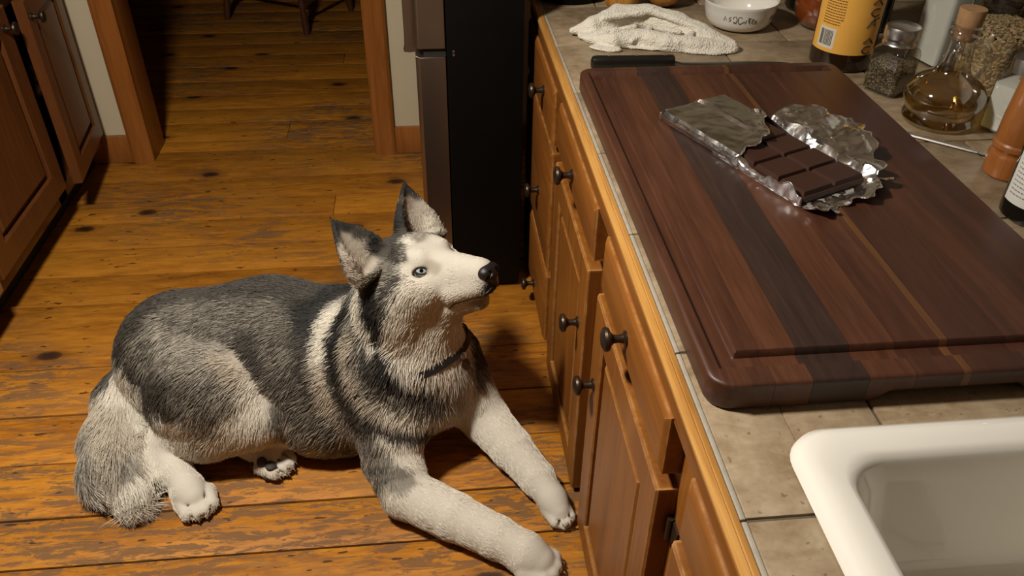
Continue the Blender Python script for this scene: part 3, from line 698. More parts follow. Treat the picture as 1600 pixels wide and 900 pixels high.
# dark bottle with white label, right edge
wc = (1.087, 1.205, CZ); wr = .0565
b4 = thing('bottle', wc, 'black glass bottle with a white label at the right edge beside the board', 'bottle', 'bottles on the worktop')
MB().lathe([(0, .003), (wr-.008, 0), (wr-.001, .006), (wr, .013), (wr, .205), (wr-.012, .235), (.020, .27), (.0165, .33), (0, .33)], 44, wc).build('glass_body', 'dark_glass', b4)
A1 = math.atan2(-1.205, -1.087); lw = MB(); cyl_patch(lw, wc, wr+.0002, A1-1.12, A1+1.3, .036, .165, 30); lw = lw.build('label', plain('white_label', (.70, .67, .60), .5), b4)
tx = MB()
for k in range(12):
    z = .052+k*.0082; x = A1-.95
    while x < A1+.3:
        w = random.uniform(.05, .14); cyl_patch(tx, wc, wr+.0009, x, x+w, z, z+.0022, 3, .0002); x += w+.03
tx.build('fine_print', plain('grey_ink', (.24, .22, .19), .6), lw)['kind'] = 'stuff'
# bowl
wc2 = (.872, 2.262, CZ)
bo = thing('bowl', wc2, 'white round bowl with a dark scroll pattern behind the towel', 'bowl')
MB().lathe([(0, .002), (.052, .002), (.056, 0), (.068, .002), (.083, .010), (.093, .026), (.0985, .050), (.1025, .068), (.1045, .073), (.1040, .077), (.1005, .076), (.097, .068), (.093, .05), (.086, .026), (.072, .012), (.04, .007), (0, .006)], 64, wc2).build('shell', 'porcelain', bo, angle=60)
st = MB(); A2 = math.atan2(-2.262, -.872)
def bowl_pt(a, z): 
    r = .0935+(z-.026)*.21; return Vector((wc2[0]+r*math.cos(a), wc2[1]+r*math.sin(a), CZ+z))
def stroke(pts, w=.0011): st.tube([bowl_pt(a, z) for a, z in pts], w, 5)
for cx, kind in ((-.42, 'v'), (-.28, 's'), (-.14, 'o'), (.0, 'c'), (.13, 'w'), (.26, 't'), (.36, 'e'), (.45, 'd'), (1.02, 'v'), (1.14, 's')):
    a0 = A2+cx+.06; z0 = .044
    if kind == 'v': stroke([(a0-.04, z0-.006), (a0, z0+.007), (a0+.04, z0-.005)])
    if kind == 's': stroke([(a0+.035*math.cos(q)*(1 if q < PI else -1), z0+.007*math.cos(q/2)) for q in np.linspace(.3, 6., 12)])
    if kind == 'o': stroke([(a0+.055*math.cos(q), z0+.010*math.sin(q)) for q in np.linspace(-2.4, 2.9, 14)]); stroke([(a0-.02, z0-.006), (a0+.05, z0-.010)])
    if kind == 'c': stroke([(a0+.055*math.cos(q), z0+.010*math.sin(q)) for q in np.linspace(.6, 5.4, 14)]); stroke([(a0-.01, z0-.012), (a0+.06, z0-.008), (a0+.09, z0-.004)])
    if kind == 'w': stroke([(a0-.05, z0-.008), (a0-.01, z0-.002), (a0+.02, z0-.009), (a0+.05, z0+.002)])
    if kind == 't': stroke([(a0-.05, z0+.008), (a0+.05, z0+.006)]); stroke([(a0, z0+.007), (a0+.015, z0-.009)]); stroke([(a0-.03, z0+.006), (a0-.02, z0-.004)])
    if kind == 'e': stroke([(a0+.03*math.cos(q), z0-.002+.007*math.sin(q)) for q in np.linspace(.4, 5.6, 12)]); stroke([(a0-.03, z0-.002), (a0+.02, z0-.001)])
    if kind == 'd': stroke([(a0+.022*math.cos(q), z0-.005+.005*math.sin(q)) for q in np.linspace(0, 6.28, 10)])
st.build('scroll_pattern', plain('slate_glaze', (.10, .095, .085), .3), bo)
# onions
def onion(c, r, label, tilt):
    o = thing('onion', (c[0], c[1], CZ), label, 'onion', 'onions behind the towel'); R = Matrix.Rotation(tilt, 3, 'X')
    ct_ = Vector((c[0], c[1], CZ+r*.87)); rg = []
    for z, q in [(-.86, .03), (-.84, .25), (-.7, .62), (-.4, .9), (0, 1), (.4, .9), (.68, .62), (.84, .3), (.93, .12), (1.1, .06), (1.2, .07)]:
        rg.append([ct_+R @ Vector((r*q*math.cos(a)*(1+.012*math.sin(5*a)), r*q*math.sin(a), r*z)) for a in [2*PI*k/36 for k in range(36)]])
    MB().rings(rg).build('bulb', 'onion', o); return o
on = NT('onion_skin'); onv = on.coord('Object', (1, 1, .25)); on.bsdf(on.ramp(on.noise(onv, 60, 4, .6), [(.35, (.36, .13, .018)), (.65, (.58, .28, .065))]), .28); M['onion'] = on.m
onion((.565, 2.405), .054, 'yellow onion behind the left end of the towel', .5)
onion((.70, 2.44), .056, 'yellow onion farther right, behind the middle of the towel', -.4)
# black pan at the back
pn = thing('frying_pan', (.432, 2.565, CZ), 'black frying pan at the far end of the worktop beside the onions', 'pan')
MB().lathe([(0, .001), (.095, .001), (.105, .005), (.119, .034), (.122, .036), (.117, .035), (.102, .009), (.0, .005)], 48, (.432, 2.565, CZ)).build('dish', 'black', pn)
MB().tube([(.49, 2.665, CZ+.032), (.53, 2.735, CZ+.045), (.59, 2.83, CZ+.048)], [.010, .012, .013], 10).build('handle', 'black', pn)
# black toaster oven at the back
to = thing('toaster_oven', (.93, 2.75, CZ), 'black countertop oven with grey front behind the white bowl', 'oven')
box('body', 'black', (.76, 1.32, 2.56, 2.90, CZ+.012, CZ+.30), to, bevel=.008)
box('face_panel', plain('grey_panel', (.10, .09, .075), .4, noise=.4, nscale=40), (.775, 1.305, 2.552, 2.562, CZ+.035, CZ+.285), to, bevel=.002)
MB().tube([(.82, 2.53, CZ+.26), (1.26, 2.53, CZ+.26)], .008, 10).build('handle', 'steel', to)
for x in (.79, 1.29):
    for y in (2.59, 2.87): MB().lathe([(.014, 0), (.012, .013)], 12, (x, y, CZ)).build('foot', 'dark', to)
# kitchen knife
kk = thing('kitchen_knife', (.58, 1.93, CZ), 'kitchen knife with black riveted handle behind the cutting board', 'knife')
rg = []
for x, w, h, dz in ((.396, .006, .007, .0), (.400, .011, .0125, .0), (.412, .0135, .014, .0), (.45, .0115, .0135, .001), (.53, .0115, .0135, .002), (.60, .0125, .014, .003), (.604, .011, .012, .003)):
    y = 1.955-(x-.40)*.03; rg.append([Vector((x, y+1.2*w*math.copysign(abs(math.cos(a))**.7, math.cos(a)), CZ+.0195+1.35*h*math.copysign(abs(math.sin(a))**.7, math.sin(a)))) for a in [2*PI*k/16+.001 for k in range(16)]])
kh = MB().rings(rg).build('handle', plain('black_handle', (.012, .010, .008), .30), kk)
for x in (.44, .51, .58): MB().lathe([(.0042, 0), (.0035, .0008), (0, .001)], 12, (x, 1.955-(x-.40)*.03, CZ+.0385)).build('rivet', 'bright_steel', kh)
rg = []
for x, w, h in ((.604, .010, .010), (.616, .011, .007), (.63, .014, .004), (.70, .0155, .0015), (.80, .014, .0012), (.88, .006, .0008), (.90, .001, .0004)):
    y = 1.951-(x-.40)*.025; rg.append([Vector((x, y+w*math.cos(a), CZ+.014+h*math.sin(a))) for a in [k*PI/6 for k in range(12)]])
MB().rings(rg).build('blade', plain('worn_steel', (.30, .28, .25), .35, 1.), kk)

# ------------------------------------------------------------------ smooth-union volumes turned into one continuous surface
HS=1.42
HE=np.array([-.018,1.62,.585])
HR=np.array([[.699,.638,-.324],[-.534,.766,.357],[.476,-.076,.876]])
def hw(p): return HE+HR@(np.array(p,float)*HS)
class Field:
    def __init__(s,lo,hi,h):
        s.lo=np.array(lo);s.h=h
        s.n=np.ceil((np.array(hi)-s.lo)/h).astype(int)+1
        s.v=np.full(s.n,.06,np.float32)
    def box(s,pts,pad):
        pts=np.array(pts);a=np.floor((pts.min(0)-pad-s.lo)/s.h).astype(int);b=np.ceil((pts.max(0)+pad-s.lo)/s.h).astype(int)+1
        a=np.clip(a,0,s.n);b=np.clip(b,0,s.n)
        sl=tuple(slice(i,j) for i,j in zip(a,b))
        g=[(s.lo[k]+s.h*np.arange(a[k],b[k])).astype(np.float32) for k in range(3)]
        return sl,np.meshgrid(*g,indexing='ij',sparse=True)
    def merge(s,sl,d,k,sub=False):
        a=s.v[sl]
        if sub:
            d=-d; hh=np.maximum(k-np.abs(a-d),0)/k; s.v[sl]=np.maximum(a,d)+hh*hh*k*.25
        else:
            hh=np.maximum(k-np.abs(a-d),0)/k; s.v[sl]=np.minimum(a,d)-hh*hh*k*.25
    def cone(s,a,b,ra,rb,k=.04,sub=False):
        a=np.array(a,float);b=np.array(b,float)
        sl,(X,Y,Z)=s.box([a,b],max(ra,rb)+k+.02)
        ba=b-a;l2=ba@ba
        if l2<1e-9: t=0
        else: t=np.clip(((X-a[0])*ba[0]+(Y-a[1])*ba[1]+(Z-a[2])*ba[2])/l2,0,1)
        d=np.sqrt((X-a[0]-t*ba[0])**2+(Y-a[1]-t*ba[1])**2+(Z-a[2]-t*ba[2])**2)-(ra+(rb-ra)*t)
        s.merge(sl,d,k,sub)
    def ell(s,c,rad,R=np.eye(3),k=.04,sub=False):
        c=np.array(c,float);rad=np.array(rad,float)
        sl,(X,Y,Z)=s.box([c],rad.max()+k+.02)
        X=X-c[0];Y=Y-c[1];Z=Z-c[2]
        p=[R[0,i]*X+R[1,i]*Y+R[2,i]*Z for i in range(3)]
        k0=np.sqrt(sum((p[i]/rad[i])**2 for i in range(3)));k1=np.sqrt(sum((p[i]/rad[i]**2)**2 for i in range(3)))+1e-9
        s.merge(sl,k0*(k0-1)/k1,k,sub)
    def chain(s,pts,k=.04):
        for p,q in zip(pts,pts[1:]): s.cone(p[:3],q[:3],p[3],q[3],k)
def rotz(a):
    c,s=np.cos(a),np.sin(a);return np.array([[c,-s,0],[s,c,0],[0,0,1.]])
def dog_field(h=.0045):
    F=Field((-1.05,1.05,-.02),(.36,2.02,.80),h)
    # trunk
    F.chain([(-.70,1.785,.20,.178),(-.47,1.76,.20,.207),(-.24,1.72,.195,.196),(-.085,1.65,.22,.155)],.05)
    F.cone((-.24,1.72,.255),(-.15,1.69,.30),.10,.11,.06)
    F.cone((-.06,1.60,.215),(-.03,1.61,.26),.108,.095,.05)
    F.ell((-.30,1.62,.115),(.20,.115,.105),k=.06)
    # neck
    F.cone((-.125,1.655,.34),hw((-.088,0,-.035)),.145,.105,.07)
    F.cone((-.055,1.62,.34),hw((-.02,0,-.085)),.085,.05,.05)
    # near thigh and hind leg
    F.ell((-.60,1.605,.205),(.158,.118,.158),rotz(-.1),.018)
    F.chain([(-.495,1.56,.165,.075),(-.62,1.57,.125,.07),(-.735,1.575,.09,.05)],.035)
    F.chain([(-.745,1.57,.078,.044),(-.70,1.50,.058,.039),(-.665,1.452,.040,.037)],.012)
    F.cone((-.665,1.452,.040),(-.645,1.425,.034),.037,.030,.010)
    # far hind foot
    F.chain([(-.60,1.63,.06,.045),(-.53,1.585,.055,.040),(-.475,1.545,.042,.038)],.02)
    # near front leg
    F.chain([(-.15,1.59,.25,.118),(-.145,1.45,.108,.074)],.05)
    F.chain([(-.145,1.45,.105,.074),(-.112,1.365,.068,.062),(.0,1.292,.060,.056),(.10,1.226,.054,.050),(.165,1.182,.047,.047)],.010)
    # far front leg
    F.chain([(-.01,1.67,.22,.10),(.095,1.58,.10,.064)],.05)
    F.chain([(.095,1.58,.10,.064),(.16,1.49,.073,.054),(.218,1.40,.052,.045),(.250,1.34,.040,.036)],.010)
    # tail
    F.chain([(-.77,1.80,.16,.08),(-.855,1.73,.095,.078),(-.875,1.62,.07,.066),(-.852,1.52,.066,.066),(-.805,1.455,.052,.050)],.05)
    # paws: toes
    def toes(c,d,r,w,n=4,z=.0):
        d=np.array([d[0],d[1],0.]);d/=np.linalg.norm(d);sd=np.array([d[1],-d[0],0])
        for i in range(n):
            o=(i-1.5)*w; f=.012 if i in(1,2) else 0.
            p=np.array(c)+sd*o+d*f
            F.cone(p-d*.02,p+d*.024,r*.93,r*.74,.005)
        for i in range(n-1):
            p=np.array(c)+sd*((i-1)*w)+np.array([0,0,r*.80])
            F.cone(p-d*.006,p+d*.052-np.array([0,0,r*.9]),.0042,.0062,.005,True)
    F.cone((.165,1.182,.047),(.196,1.160,.036),.047,.036,.010)
    F.ell((.176,1.172,.036),(.046,.040,.036),rotz(-.53),.03)
    toes((.194,1.158,.030),(.86,-.5),.0275,.0215)
    F.cone((.250,1.34,.040),(.264,1.305,.028),.036,.024,.010)
    F.ell((.255,1.326,.031),(.028,.040,.029),rotz(.35),.025)
    toes((.262,1.308,.024),(.35,-.93),.019,.0145)
    F.ell((-.657,1.440,.035),(.034,.040,.034),rotz(.45),.03)
    toes((-.638,1.418,.027),(.45,-.89),.0245,.0205)
    toes((-.458,1.53,.033),(.8,-.6),.022,.02)
    # head
    def he(c,rad,k=.02,sub=False,R=None): F.ell(hw(c),np.array(rad)*HS,HR if R is None else HR@R,k,sub)
    def hc(a,b,ra,rb,k=.02,sub=False): F.cone(hw(a),hw(b),ra*HS,rb*HS,k,sub)
    he((-.06,0,.0),(.075,.062,.056),.04)
    for s in (-1,1):
        he((-.03,s*.037,-.032),(.055,.036,.042),.04)
        he((-.075,s*.055,-.05),(.05,.04,.055),.05)
        hc((.004,s*.026,.016),(-.02,s*.032,.022),.014,.016,.02)
    hc((-.005,0,-.022),(.090,0,-.040),.038,.025,.03)
    hc((.01,0,.0),(.100,0,-.026),.020,.0155,.025)
    hc((.0,0,-.074),(.068,0,-.0775),.030,.0165,.015)
    for s in (-1,1):
        hc((.035,s*.015,-.052),(.092,s*.010,-.052),.022,.0165,.012)
        he((.005,s*.041,-.003),(.0155,.012,.0085),.008,True)   # eye socket
    # ears
    for s in (-1,1):
        b=np.array((-.072,s*.062,.030));t=np.array((-.086,s*.088,.118))
        ax=(t-b)/np.linalg.norm(t-b)
        wv=np.array((0.10,s*.82,-.55));wv-=ax*(wv@ax);wv/=np.linalg.norm(wv)
        nv=np.cross(ax,wv);nv*=np.sign(nv[0]) # facing forward
        n=9
        # solid tapered flat cone as stacked ellipsoids
        R=np.stack([nv,wv,ax],1)
        L=np.linalg.norm(t-b)
        for i in range(n):
            u=i/(n-1); wd=.044*(1-u**1.9)+.005; c=b+ax*L*u*.97
            he(c,(wd*.55+.002,wd,.016),.010,False,R)
        for i in range(n):
            u=i/(n-1); wd=.044*(1-u**1.9)+.005; c=b+ax*(L*u*.90+.008)+nv*(wd*.42+.003)
            he(c,(wd*.55,wd*.82,.014),.006,True,R)
    return F
def surface_nets(F):
    v=F.v;n=v.shape
    s=v<0
    c=np.zeros((n[0]-1,n[1]-1,n[2]-1),np.int8)
    for i in (0,1):
        for j in (0,1):
            for k in (0,1): c+=s[i:n[0]-1+i,j:n[1]-1+j,k:n[2]-1+k]
    act=(c>0)&(c<8)
    idx=np.full(act.shape,-1,np.int64);I=np.argwhere(act);idx[act]=np.arange(len(I))
    acc=np.zeros((len(I),3));cnt=np.zeros(len(I))
    cor=[(i,j,k) for i in(0,1) for j in(0,1) for k in(0,1)]
    val={q:v[I[:,0]+q[0],I[:,1]+q[1],I[:,2]+q[2]].astype(float) for q in cor}
    for q in cor:
        for ax in range(3):
            if q[ax]==0:
                w=list(q);w[ax]=1;w=tuple(w)
                a,b=val[q],val[w];m=(a<0)!=(b<0)
                t=np.where(m,a/np.where(m,a-b,1),0)
                p=np.tile(np.array(q,float),(len(I),1));p[:,ax]=t
                acc+=p*m[:,None];cnt+=m
    V=F.lo+F.h*(I+acc/cnt[:,None])
    Q=[]
    for ax in range(3):
        o=[k for k in range(3) if k!=ax]
        a=[slice(None)]*3;b=[slice(None)]*3
        a[ax]=slice(0,n[ax]-1);b[ax]=slice(1,n[ax])
        e=s[tuple(a)]!=s[tuple(b)]
        E=np.argwhere(e)
        m=(E[:,o[0]]>0)&(E[:,o[1]]>0)&(E[:,o[0]]<n[o[0]]-1)&(E[:,o[1]]<n[o[1]]-1)
        E=E[m]
        def g(d0,d1):
            q=E.copy();q[:,o[0]]-=d0;q[:,o[1]]-=d1;return idx[q[:,0],q[:,1],q[:,2]]
        f=np.stack([g(1,1),g(0,1),g(0,0),g(1,0)],1)
        ins=s[E[:,0],E[:,1],E[:,2]]
        fl=ins if ax!=1 else ~ins
        f[~fl]=f[~fl][:,::-1]
        Q.append(f)
    return V,np.concatenate(Q)
